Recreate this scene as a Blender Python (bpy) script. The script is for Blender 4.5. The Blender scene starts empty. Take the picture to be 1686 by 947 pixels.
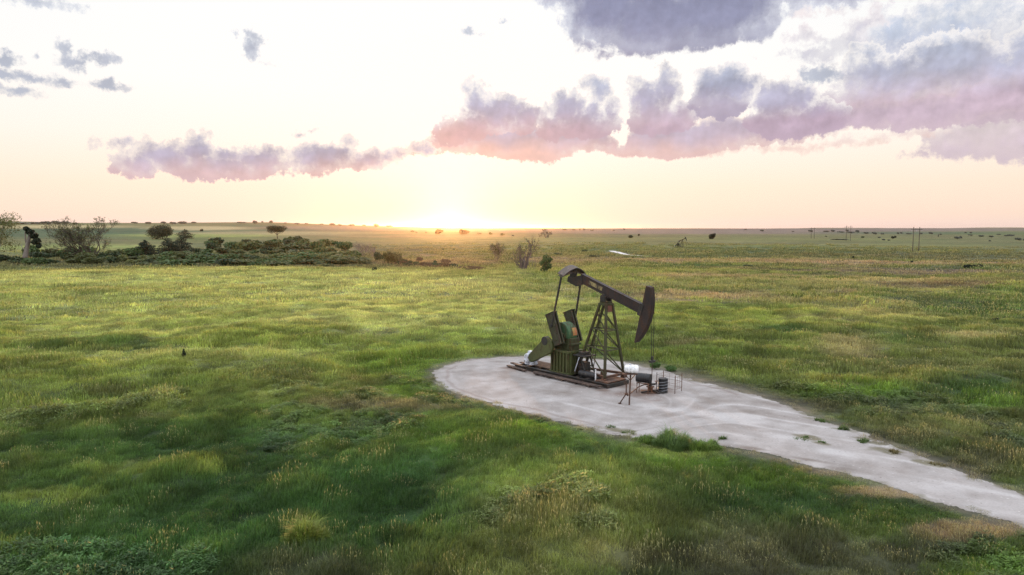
import bpy, math, random
import numpy as np
from mathutils import Vector, Matrix
R = math.radians
random.seed(7)
rng = np.random.default_rng(11)
scene = bpy.context.scene
COL = scene.collection

# ------------------------------------------------------------------ camera, light, exposure
CAM_H, FPX, CX, CY, HZ = 10.0, 1124.0, 843.0, 473.5, 376.0
PITCH = math.atan((CY - HZ) / FPX)
cam = bpy.data.cameras.new('camera')
cam.sensor_width = 36.0
cam.lens = FPX / 1686 * 36.0
cam.clip_start, cam.clip_end = 0.1, 60000
cam_o = bpy.data.objects.new('camera', cam)
COL.objects.link(cam_o)
cam_o.location = (0, 0, CAM_H)
cam_o.rotation_euler = (math.pi / 2 - PITCH, 0, 0)
scene.camera = cam_o
scene.view_settings.view_transform = 'Standard'
scene.view_settings.look = 'None'
scene.view_settings.exposure = 0.0
scene.view_settings.gamma = 1.0
scene.view_settings.use_curve_mapping = False
scene.cycles.max_bounces = 4
scene.cycles.diffuse_bounces = 2
scene.cycles.transmission_bounces = 2
scene.cycles.transparent_max_bounces = 6
scene.cycles.volume_bounces = 0
scene.cycles.use_denoising = True
scene.cycles.denoising_input_passes = 'RGB_ALBEDO_NORMAL'
scene.cycles.denoising_prefilter = 'NONE'
scene.cycles.caustics_reflective = False
scene.cycles.caustics_refractive = False

SUN_AZ = math.atan((740 - CX) / FPX)          # a little left of straight ahead (+Y)
SUN_EL = R(2.0)
sun = bpy.data.lights.new('sun', 'SUN')
sun.energy = 4.0
sun.angle = R(0.6)
sun.color = (1.0, 0.47, 0.16)
sun_o = bpy.data.objects.new('sun', sun)
COL.objects.link(sun_o)
sd = Vector((math.sin(SUN_AZ) * math.cos(SUN_EL), math.cos(SUN_AZ) * math.cos(SUN_EL), math.sin(SUN_EL)))
sun_o.rotation_euler = sd.to_track_quat('Z', 'Y').to_euler()

# ------------------------------------------------------------------ projection helpers (photo pixel <-> place)
_c, _s = math.cos(PITCH), math.sin(PITCH)
def ray(px, py):
    d0, d1, d2 = (px - CX) / FPX, 1.0, -(py - CY) / FPX
    return np.array([d0, d1 * _c + d2 * _s, -d1 * _s + d2 * _c])
def flat(px, py, z=0.0):
    d = ray(px, py); t = (z - CAM_H) / d[2]
    return np.array([0, 0, CAM_H]) + d * t
def azel(px, py):
    d = ray(px, py); d = d / np.linalg.norm(d)
    return math.atan2(d[0], d[1]), math.asin(d[2])

# ------------------------------------------------------------------ node helpers
class NT:
    def __init__(s, tree):
        s.t = tree; s.n = tree.nodes; s.l = tree.links
        s.n.clear()
    def node(s, typ, **kw):
        n = s.n.new(typ)
        for k, v in kw.items(): setattr(n, k, v)
        return n
    def put(s, sock, v):
        if v is None: return
        if hasattr(v, 'bl_idname') and hasattr(v, 'is_output'): s.l.new(v, sock)
        else:
            if hasattr(sock.default_value, '__len__') and not hasattr(v, '__len__'): v = [v] * len(sock.default_value)
            if hasattr(v, '__len__') and len(sock.default_value) == 4 and len(v) == 3: v = (*v, 1)
            sock.default_value = v
    def m(s, op, a, b=None, c=None, clamp=False):
        n = s.node('ShaderNodeMath', operation=op, use_clamp=clamp)
        for i, v in enumerate((a, b, c)): s.put(n.inputs[i], v)
        return n.outputs[0]
    def vm(s, op, a, b=None, scale=None):
        n = s.node('ShaderNodeVectorMath', operation=op)
        s.put(n.inputs[0], a)
        if b is not None: s.put(n.inputs[1], b)
        if scale is not None: s.put(n.inputs['Scale'], scale)
        return n.outputs['Value'] if op in ('LENGTH', 'DOT_PRODUCT', 'DISTANCE') else n.outputs[0]
    def xyz(s, x, y, z=0.0):
        n = s.node('ShaderNodeCombineXYZ')
        for i, v in enumerate((x, y, z)): s.put(n.inputs[i], v)
        return n.outputs[0]
    def noise(s, vec, scale, detail=4, rough=0.55, color=False, dist=0.0):
        n = s.node('ShaderNodeTexNoise')
        if vec is not None: s.put(n.inputs['Vector'], vec)
        s.put(n.inputs['Scale'], scale); s.put(n.inputs['Detail'], detail); s.put(n.inputs['Roughness'], rough); s.put(n.inputs['Distortion'], dist)
        return n.outputs['Color' if color else 'Fac']
    def mix(s, f, a, b, blend='MIX'):
        n = s.node('ShaderNodeMix', data_type='RGBA', blend_type=blend)
        s.put(n.inputs['Factor'], f); s.put(n.inputs['A'] if False else n.inputs[6], a); s.put(n.inputs[7], b)
        return n.outputs[2]
    def ss(s, v, a, b):
        n = s.node('ShaderNodeMapRange', interpolation_type='SMOOTHSTEP')
        s.put(n.inputs[0], v); s.put(n.inputs[1], a); s.put(n.inputs[2], b)
        return n.outputs[0]
    def mr(s, v, a, b, c=0.0, d=1.0):
        n = s.node('ShaderNodeMapRange')
        for i, q in enumerate((v, a, b, c, d)): s.put(n.inputs[i], q)
        return n.outputs[0]
    def ramp(s, v, pts, interp='LINEAR'):
        n = s.node('ShaderNodeValToRGB'); cr = n.color_ramp; cr.interpolation = interp
        while len(cr.elements) < len(pts): cr.elements.new(0.5)
        for e, (p, c) in zip(cr.elements, pts): e.position = p; e.color = (*c, 1)
        s.put(n.inputs[0], v)
        return n.outputs[0]
    def fcurve(s, v, pts):
        n = s.node('ShaderNodeFloatCurve'); cm = n.mapping; cu = cm.curves[0]
        pts = sorted(pts)
        while len(cu.points) < len(pts): cu.points.new(0.5, 0.5)
        for p, (x, y) in zip(cu.points, pts): p.location = (x, y); p.handle_type = 'AUTO_CLAMPED'
        cm.update()
        s.put(n.inputs[1], v)
        return n.outputs[0]

def lin(r, g, b):
    f = lambda c: (c / 255 / 12.92) if c / 255 <= 0.04045 else ((c / 255 + 0.055) / 1.055) ** 2.4
    return (f(r), f(g), f(b))

# ------------------------------------------------------------------ sky
world = bpy.data.worlds.new('World'); scene.world = world; world.use_nodes = True
def build_sky():
    t = NT(world.node_tree)
    K = 11.24                                             # 1 unit = 100 photo pixels of angle
    tc = t.node('ShaderNodeTexCoord')
    sep = t.node('ShaderNodeSeparateXYZ'); t.put(sep.inputs[0], tc.outputs['Generated'])
    az = t.m('MULTIPLY', t.m('ARCTAN2', sep.outputs[0], sep.outputs[1]), K)
    el = t.m('MULTIPLY', t.m('ARCSINE', sep.outputs[2]), K)
    P = t.xyz(az, el)
    def U(px, py):
        a, e = azel(px, py); return a * K, e * K
    # clear sky
    up = t.m('MULTIPLY', el, 1 / 18.0, clamp=True)        # 0 at horizon .. 1 overhead
    grad = t.ramp(up, [(0.0, lin(250, 224, 216)), (0.010, lin(254, 227, 208)), (0.035, lin(255, 234, 214)), (0.075, lin(255, 245, 235)),
                       (0.12, lin(253, 250, 247)), (0.20, lin(248, 250, 251)), (0.32, lin(242, 247, 252)), (0.45, (2.1, 2.18, 2.3)), (1.0, (2.4, 2.6, 2.9))])
    # unseen sky behind, like the zenith, is brightened to add fill light
    sdx, sdy = math.sin(SUN_AZ), math.cos(SUN_AZ)
    facing = t.m('ADD', t.m('MULTIPLY', sep.outputs[0], sdx), t.m('MULTIPLY', sep.outputs[1], sdy))
    away = t.ss(facing, 0.55, -0.5)
    grad = t.mix(away, grad, t.ramp(up, [(0.0, (1.3, 1.22, 1.22)), (0.12, (1.5, 1.44, 1.46)), (0.4, (1.8, 1.86, 1.98)), (1.0, (2.4, 2.6, 2.9))]))
    bright = t.m('ADD', 1.0, t.m('MULTIPLY', t.ss(facing, 0.55, 1.0), 0.06))
    grad = t.vm('SCALE', grad, scale=bright)
    sky = t.node('ShaderNodeTexSky', sky_type='NISHITA', sun_disc=False, sun_elevation=SUN_EL, sun_rotation=SUN_AZ)
    sky.air_density = 1.0; sky.dust_density = 1.5
    base = t.vm('ADD', t.vm('SCALE', grad, scale=0.97), t.vm('SCALE', sky.outputs[0], scale=0.012))
    # glow round the sun
    sx, sy = U(740, 370)
    def glow(wx, wy, oy=0.0):
        dx = t.m('DIVIDE', t.m('SUBTRACT', az, sx), wx); dy = t.m('DIVIDE', t.m('SUBTRACT', el, sy + oy), wy)
        return t.m('POWER', 2.71828, t.m('MULTIPLY', t.m('ADD', t.m('MULTIPLY', dx, dx), t.m('MULTIPLY', dy, dy)), -1.0))
    base = t.mix(t.m('MULTIPLY', glow(1.35, 0.5), 0.65), base, lin(255, 230, 145))
    base = t.mix(t.m('MULTIPLY', glow(2.6, 1.9, 1.6), 0.5), base, (0.99, 0.975, 0.94))
    ddx = t.m('DIVIDE', t.m('SUBTRACT', az, sx), 0.30); ddy = t.m('DIVIDE', t.m('SUBTRACT', el, sy), 0.36)
    halo = t.m('POWER', 2.71828, t.m('MULTIPLY', t.m('SQRT', t.m('ADD', t.m('MULTIPLY', ddx, ddx), t.m('MULTIPLY', ddy, ddy))), -1.0))
    base = t.vm('ADD', base, t.vm('SCALE', (1.0, 0.88, 0.55), scale=t.m('MULTIPLY', halo, 0.45)))
    disc = t.ss(t.m('SQRT', t.m('ADD', t.m('POWER', t.m('SUBTRACT', az, sx), 2), t.m('POWER', t.m('SUBTRACT', el, sy), 2))), 0.13, 0.06)
    base = t.mix(disc, base, (6, 5.2, 3.6))
    near_sun = glow(3.0, 1.9, 0.4)

    # clouds: heaps of rounded lobes with torn, billowing edges
    def noise2(vec, scale, detail, rough, color=False):
        n = t.node('ShaderNodeTexNoise', noise_dimensions='2D')
        t.put(n.inputs['Vector'], vec); t.put(n.inputs['Scale'], scale); t.put(n.inputs['Detail'], detail); t.put(n.inputs['Roughness'], rough)
        return n.outputs['Color' if color else 'Fac']
    def voro(vec, scale, detail, rough):
        n = t.node('ShaderNodeTexVoronoi', feature='SMOOTH_F1', voronoi_dimensions='2D', normalize=True)
        t.put(n.inputs['Vector'], vec); t.put(n.inputs['Scale'], scale); t.put(n.inputs['Detail'], detail); t.put(n.inputs['Roughness'], rough); t.put(n.inputs['Smoothness'], 0.25)
        return n.outputs['Distance']
    w1 = t.vm('SUBTRACT', noise2(P, 1.3, 2, 0.5, True), (0.5, 0.5, 0.5))
    w2 = t.vm('SUBTRACT', noise2(P, 5.0, 5, 0.68, True), (0.5, 0.5, 0.5))
    W = t.vm('ADD', t.vm('ADD', P, t.vm('SCALE', w1, scale=0.22)), t.vm('SCALE', w2, scale=0.22))
    sw = t.node('ShaderNodeSeparateXYZ'); t.put(sw.inputs[0], W)
    wx, wy = sw.outputs[0], sw.outputs[1]
    Q = t.vm('ADD', P, t.vm('SCALE', w2, scale=0.08))
    puff = t.m('SUBTRACT', 0.45, voro(Q, 3.4, 1.6, 0.62))
    puff2 = t.m('SUBTRACT', 0.45, voro(t.vm('ADD', Q, (-0.03, 0.06, 0)), 3.4, 1.6, 0.62))
    fin = t.m('SUBTRACT', noise2(Q, 4.0, 7, 0.68), 0.5)
    soft1 = noise2(P, 1.7, 4, 0.55)
    soft2 = noise2(t.vm('ADD', P, (-0.05, 0.16, 0)), 1.7, 4, 0.55)
    relief = t.m('ADD', t.m('MULTIPLY', t.m('SUBTRACT', puff, puff2), 0.45), t.m('MULTIPLY', t.m('SUBTRACT', soft1, soft2), 0.8))
    broad = t.m('SUBTRACT', soft1, 0.5)

    def heap(ells):
        dd = None
        for (x, y, rx, ry) in ells:
            ux, uy = U(x, y)
            v = t.vm('MULTIPLY', t.vm('SUBTRACT', W, (ux, uy, 0)), (100 / rx, 100 / ry, 0))
            e = t.m('MULTIPLY_ADD', t.vm('LENGTH', v), -min(rx, ry) / 100, min(rx, ry) / 100)
            dd = e if dd is None else t.m('MAXIMUM', dd, e)
        return dd
    def paint(base, d, y_top, y_bot, cols, alpha, rough=0.30, puffy=0.22, soft=0.07, thick=0.30, rel=1.0, wispy=0.0, bias=0.0):
        lo, mid, hi, edge = cols
        v0, v1 = U(CX, y_bot)[1], U(CX, y_top)[1]
        h = t.mr(t.m('ADD', el, t.m('MULTIPLY', broad, 0.35)), v0, v1)
        d = t.m('ADD', t.m('ADD', d, bias), t.m('MULTIPLY', t.mr(t.m('DIVIDE', t.m('SUBTRACT', el, v0), v1 - v0), -0.05, 0.35, 0.45, 1.0), t.m('ADD', t.m('MULTIPLY', fin, rough), t.m('MULTIPLY', puff, puffy))))
        al = t.ss(d, 0.0, soft)
        core = t.ss(d, 0.0, thick)
        c = t.ramp(h, [(0.0, lin(*lo)), (0.10, lin(*lo)), (0.45, lin(*mid)), (1.0, lin(*hi))])
        warm = t.m('MULTIPLY', near_sun, t.ss(h, 0.8, 0.0))
        c = t.mix(t.m('MULTIPLY', warm, 0.50), c, lin(250, 196, 172))
        rim = t.m('MULTIPLY', t.m('POWER', t.m('SUBTRACT', 1.0, core), 1.6), t.ss(h, 0.02, 0.42))
        c = t.mix(rim, c, lin(*edge))
        sh = t.m('ADD', 1.0, t.m('ADD', t.m('MULTIPLY', t.m('MULTIPLY', relief, core), 0.85 * rel), t.m('MULTIPLY', broad, 0.25 * rel)))
        c = t.vm('SCALE', c, scale=sh)
        if wispy: al = t.m('MULTIPLY', al, t.mr(t.m('ADD', broad, t.m('MULTIPLY', fin, 0.6)), -0.25, 0.2, 1 - wispy, 1.0))
        return t.mix(t.m('MULTIPLY', al, alpha), base, c)
    BLUE = ((196, 196, 214), (188, 197, 216), (196, 206, 222), (246, 243, 245))
    # thin blue grey mass, upper right
    base = paint(base, heap([(1560, 62, 110, 58), (1470, 62, 60, 44), (1650, 84, 90, 60), (1600, 12, 90, 34), (1500, 112, 70, 40), (1740, 60, 70, 80)]), 0, 150, BLUE, 0.95, 0.85, 0.3, 0.12, 0.5, 0.7, 0.5, -0.03)
    base = paint(base, heap([(1395, 75, 38, 20), (1322, 66, 34, 16), (1350, 92, 40, 14), (1300, 88, 18, 8), (1420, 40, 30, 14), (1360, 14, 60, 10)]), 40, 110, ((206, 204, 216), (214, 208, 218), (236, 220, 222), (250, 244, 244)), 0.85, 0.55, 0.2, 0.10, 0.3, 0.6, 0.5)
    # dark cloud at the top
    base = paint(base, heap([(1005, 14, 84, 54), (1080, 28, 120, 58), (1180, 14, 110, 58), (1290, -14, 130, 28), (950, 26, 26, 34), (964, 74, 20, 14), (1004, 88, 26, 8), (1390, -14, 80, 20), (1050, -60, 200, 80), (1250, -70, 200, 70), (945, 50, 16, 30)]),
                 -30, 100, ((160, 160, 184), (148, 150, 178), (142, 144, 172), (226, 228, 238)), 0.98, 0.30, 0.14, 0.10, 0.42, 0.7)
    # right hand low cloud
    base = paint(base, heap([(1605, 228, 62, 34), (1665, 210, 62, 46), (1562, 236, 28, 24), (1518, 254, 26, 7), (1720, 180, 70, 66), (1500, 258, 14, 5)]), 160, 270, ((208, 190, 202), (218, 202, 210), (232, 214, 218), (253, 242, 234)), 0.92, 0.5, 0.25, 0.10, 0.4, 0.9, 0.25)
    # torn pieces under the bank
    base = paint(base, heap([(1300, 242, 50, 9), (1380, 236, 60, 9), (1440, 226, 60, 10), (1180, 250, 50, 9), (1250, 248, 30, 8), (1500, 218, 50, 10)]), 205, 256, ((238, 206, 198), (230, 206, 208), (222, 204, 212), (254, 244, 232)), 0.8, 0.35, 0.12, 0.10, 0.25, 0.7, 0.3)
    # long low band
    def band(top, bot):
        tu = [U(*p) for p in top]; bu = [U(*p) for p in bot]
        x0 = min(p[0] for p in tu + bu); x1 = max(p[0] for p in tu + bu); y0, y1 = -0.5, 6.5
        nx = t.mr(wx, x0, x1); nm = lambda pts: [((x - x0) / (x1 - x0), (y - y0) / (y1 - y0)) for x, y in pts]
        T = t.mr(t.fcurve(nx, nm(tu)), 0, 1, y0, y1); B = t.mr(t.fcurve(nx, nm(bu)), 0, 1, y0, y1)
        return t.m('MINIMUM', t.m('MINIMUM', t.m('SUBTRACT', T, wy), t.m('SUBTRACT', wy, B)), t.m('MINIMUM', t.m('SUBTRACT', wx, x0), t.m('SUBTRACT', x1, wx)))
    low = band([(640, 246), (690, 238), (716, 222), (745, 208), (775, 200), (850, 200), (900, 206), (960, 202), (1012, 222), (1025, 240), (1038, 210), (1100, 196), (1200, 190), (1300, 182), (1400, 172), (1500, 158), (1600, 138), (1700, 118), (1780, 110)],
               [(640, 258), (690, 260), (715, 258), (745, 254), (780, 255), (820, 262), (860, 267), (900, 268), (935, 258), (970, 248), (1010, 254), (1050, 260), (1090, 264), (1130, 258), (1190, 250), (1250, 243), (1300, 235), (1350, 226), (1400, 217), (1450, 210),
                (1500, 206), (1550, 202), (1600, 194), (1650, 186), (1700, 178), (1780, 172)])
    base = paint(base, low, 190, 262, ((230, 196, 194), (200, 182, 197), (190, 182, 204), (252, 236, 226)), 0.95, 0.24, 0.16, 0.045, 0.22, 0.7)
    PURPLE = ((196, 174, 192), (176, 170, 194), (182, 186, 206), (252, 246, 242))
    base = paint(base, heap([(1430, 128, 42, 42), (1400, 176, 76, 34), (1480, 148, 84, 56), (1560, 128, 92, 58), (1645, 140, 90, 52), (1530, 182, 120, 22), (1350, 128, 26, 15), (1420, 100, 24, 16), (1750, 110, 90, 66)]), 90, 205, ((206, 184, 198), (184, 184, 205), (184, 195, 214), (252, 247, 244)), 0.93, 0.50, 0.30, 0.06, 0.34, 1.1, 0.2, -0.02)
    base = paint(base, heap([(1280, 168, 34, 34), (1310, 162, 28, 26), (1290, 200, 58, 26), (1345, 192, 40, 26), (1262, 150, 16, 16)]), 128, 222, PURPLE, 0.92, 0.28, 0.24, 0.035, 0.24)
    base = paint(base, heap([(1062, 168, 26, 38), (1094, 150, 22, 34), (1082, 196, 46, 26), (1120, 190, 26, 24)]), 112, 218, PURPLE, 0.92, 0.28, 0.24, 0.035, 0.24)
    base = paint(base, heap([(1166, 146, 24, 30), (1205, 140, 38, 30), (1188, 170, 44, 22), (1236, 134, 13, 20)]), 108, 192, ((178, 168, 190), (172, 174, 198), (182, 190, 210), (252, 246, 244)), 0.95, 0.28, 0.24, 0.035, 0.24)
    base = paint(base, heap([(786, 172, 22, 30), (824, 184, 46, 32), (778, 206, 40, 24), (862, 196, 26, 24), (742, 222, 28, 18), (770, 152, 8, 10), (930, 180, 34, 30), (962, 200, 58, 26), (905, 206, 30, 22), (984, 150, 20, 20), (1002, 186, 14, 30), (966, 136, 10, 9)]), 135, 228, PURPLE, 0.94, 0.28, 0.24, 0.035, 0.24)
    # left bank
    base = paint(base, heap([(208, 238, 34, 8), (322, 246, 32, 24), (280, 262, 62, 22), (228, 272, 36, 18), (360, 276, 96, 20), (420, 264, 52, 24), (442, 248, 28, 10), (372, 258, 40, 18), (520, 262, 46, 24), (555, 254, 32, 18), (602, 264, 46, 16), (572, 238, 14, 7), (662, 252, 20, 9), (700, 248, 26, 10), (634, 262, 20, 12)]),
                 226, 300, ((216, 186, 192), (182, 172, 192), (180, 180, 200), (253, 240, 230)), 0.95, 0.26, 0.18, 0.035, 0.22)
    # small separate clouds
    base = paint(base, heap([(28, 150, 30, 10), (6, 100, 20, 13), (48, 128, 38, 9), (8, 124, 26, 8), (104, 84, 11, 16), (116, 108, 24, 12), (126, 118, 18, 8), (164, 99, 34, 8), (98, 138, 24, 8), (178, 140, 32, 10), (415, 58, 18, 14), (408, 80, 16, 18), (404, 92, 14, 6),
                             (432, 97, 18, 3), (62, 0, 44, 12), (776, 50, 20, 8), (490, 224, 16, 8), (514, 218, 8, 4), (1348, 126, 30, 15), (835, 30, 8, 4), (60, 96, 6, 8), (390, 56, 6, 4)]), -10, 160, ((180, 186, 202), (172, 180, 198), (176, 184, 202), (232, 234, 240)), 0.92, 0.30, 0.10, 0.08, 0.22, 0.8, 0.0, -0.005)

    bg = t.node('ShaderNodeBackground')
    t.put(bg.inputs[0], t.vm('SCALE', base, scale=10.0)); bg.inputs[1].default_value = 0.1
    out = t.node('ShaderNodeOutputWorld'); t.l.new(bg.outputs[0], out.inputs[0])
build_sky()
world.cycles.sampling_method = 'MANUAL'
world.cycles.sample_map_resolution = 512

# ------------------------------------------------------------------ numpy noise
def _h(ix, iy, seed):
    ix = ix.astype(np.int64); iy = iy.astype(np.int64)
    n = (ix * 374761393 + iy * 668265263 + seed * 1442695041) & 0xFFFFFFFF
    n = ((n ^ (n >> 13)) * 1274126177) & 0xFFFFFFFF
    n = n ^ (n >> 16)
    return (n & 0xFFFFFF) / float(0xFFFFFF)
def vnoise(x, y, seed=0):
    x = np.asarray(x, float); y = np.asarray(y, float)
    ix, iy = np.floor(x), np.floor(y); fx, fy = x - ix, y - iy
    fx = fx * fx * fx * (fx * (fx * 6 - 15) + 10); fy = fy * fy * fy * (fy * (fy * 6 - 15) + 10)
    a, b = _h(ix, iy, seed), _h(ix + 1, iy, seed); c, d = _h(ix, iy + 1, seed), _h(ix + 1, iy + 1, seed)
    return (a * (1 - fx) + b * fx) * (1 - fy) + (c * (1 - fx) + d * fx) * fy
def fbm(x, y, wl, oct=4, seed=0, gain=0.5):
    """about -1..1, wl = longest wavelength in metres"""
    x = np.asarray(x, float); y = np.asarray(y, float)
    s, amp, tot = 0.0, 1.0, 0.0
    for i in range(oct):
        ca, sa = math.cos(i * 1.3 + seed), math.sin(i * 1.3 + seed)
        s = s + amp * (vnoise((x * ca - y * sa) / wl + 17.3 * i, (x * sa + y * ca) / wl - 9.1 * i, seed * 31 + i) * 2 - 1)
        tot += amp; amp *= gain; wl *= 0.5
    return s / tot * 1.6
def sstep(v, a, b):
    t = np.clip((v - a) / (b - a), 0, 1); return t * t * (3 - 2 * t)
def interp_az(pts):
    az = np.array([math.atan((p[0] - CX) / FPX) for p in pts]); v = np.array([p[1] for p in pts], float)
    return lambda a: np.interp(a, az, v)

# ------------------------------------------------------------------ the white road and the well pad (outline on the ground)
road_px = [(880, 586), (930, 587), (985, 591), (1040, 598), (1080, 607), (1120, 618), (1160, 630), (1205, 640), (1250, 653), (1300, 670), (1350, 688), (1410, 711), (1470, 734), (1540, 762), (1610, 788),
           (1690, 818), (1800, 852), (1960, 900), (2300, 1000), (2300, 1130), (1960, 965), (1800, 905), (1686, 868), (1600, 842), (1540, 824), (1480, 806), (1420, 790), (1360, 774), (1300, 760), (1240, 746), (1180, 733),
           (1120, 727), (1070, 729), (1020, 718), (970, 706), (915, 693), (860, 677), (810, 666), (765, 654), (733, 640), (715, 625), (717, 610), (738, 599), (775, 592), (825, 587)]
road_xy = np.array([flat(*p)[:2] for p in road_px])
def road_dist(x, y):
    """signed distance to the road outline, negative inside"""
    x = np.asarray(x, float); y = np.asarray(y, float)
    d = np.full(x.shape, 1e9); inside = np.zeros(x.shape, bool)
    n = len(road_xy)
    for i in range(n):
        ax, ay = road_xy[i]; bx, by = road_xy[(i + 1) % n]
        ex, ey = bx - ax, by - ay
        t = np.clip(((x - ax) * ex + (y - ay) * ey) / (ex * ex + ey * ey), 0, 1)
        d = np.minimum(d, np.hypot(x - ax - t * ex, y - ay - t * ey))
        cond = (ay > y) != (by > y)
        with np.errstate(divide='ignore', invalid='ignore'):
            xi = ax + (y - ay) / (by - ay) * ex
        inside ^= cond & (x < xi)
    return np.where(inside, -d, d)
def road_dist_near(x, y):
    out = np.full(np.shape(x), 99.0)
    k = (x > -16) & (x < 48) & (y > 8) & (y < 64)
    out[k] = road_dist(x[k], y[k])
    return out
def road_edge(x, y, d):
    return d + 0.26 * fbm(x, y, 2.6, 4, 5) + 0.20 * fbm(x, y, 0.6, 3, 6)

# ------------------------------------------------------------------ lie of the land
crest = interp_az([(-300, 436), (0, 438), (200, 438), (400, 440), (560, 446), (650, 449), (800, 455), (900, 458), (1100, 460), (2400, 460)])
valley = interp_az([(-300, 2.2), (0, 2.2), (300, 2.4), (560, 2.2), (760, 1.6), (880, 0.8), (980, 0.2), (1100, 0.0), (2400, 0.0)])
skyline = interp_az([(-400, 364.5), (0, 365.5), (130, 367.5), (250, 367), (400, 365.5), (460, 366), (540, 368.5), (620, 370.5), (700, 373.2), (800, 375), (1000, 376.3), (1250, 376.5), (1400, 375.8), (1560, 375.6), (1620, 374.6), (1700, 374.8), (2400, 374)])
FAR = 4200.0
def height(x, y, rd=None):
    x = np.asarray(x, float); y = np.asarray(y, float)
    r = np.hypot(x, y); az = np.arctan2(x, y)
    if rd is None: rd = road_dist_near(np.atleast_1d(x), np.atleast_1d(y)).reshape(np.shape(x))
    off = sstep(rd, 0.8, 7.0)
    small = (1 - sstep(r, 90, 260))
    z = off * (0.21 * fbm(x * 0.8, y * 1.15, 5.0, 3, 1) + 0.14 * fbm(x, y, 2.4, 2, 2)) * (0.35 + 0.65 * small)
    z += sstep(rd, 6, 40) * 0.30 * fbm(x * 0.7, y, 26, 3, 3)
    z += sstep(r, 70, 220) * 0.8 * fbm(x * 0.6, y, 95, 4, 4) + sstep(r, 250, 900) * 1.8 * fbm(x * 0.7, y, 420, 3, 9)
    z += sstep(r, 800, 2200) * 4.0 * fbm(x * 0.5, y, 900, 4, 10)
    rc = CAM_H * FPX / (crest(az) - HZ)
    z -= valley(az) * sstep(r, rc, rc + 60) * (1 - sstep(r, rc + 150, rc + 420))
    front = (np.abs(az) < 1.2)
    target = CAM_H + FAR * (HZ - skyline(az)) / FPX - 3.0
    t = np.clip((r - 500) / (FAR - 500), 0, 1)
    z += np.where(r > FAR, target * (0.6 + 0.4 * FAR / np.maximum(r, 1)), target * t ** 1.6)
    return z
def on_ground(px, py):
    """where the line of sight through a photo pixel meets the land"""
    d = ray(px, py); t = np.concatenate([np.arange(8, 400, 0.5), np.arange(400, 9000, 4.0)])
    X, Y, Z = d[0] * t, d[1] * t, CAM_H + d[2] * t
    k = np.nonzero(Z < height(X, Y))[0]
    if len(k) == 0: k = [len(t) - 1]
    i = k[0]
    x, y = X[i], Y[i]
    return np.array([x, y, float(height(np.array([x]), np.array([y]))[0])])
def size_at(P, npx):
    """metres that NPX photo pixels span at a place"""
    return npx * (P[1] * _c - (P[2] - CAM_H) * _s) / FPX

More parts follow.
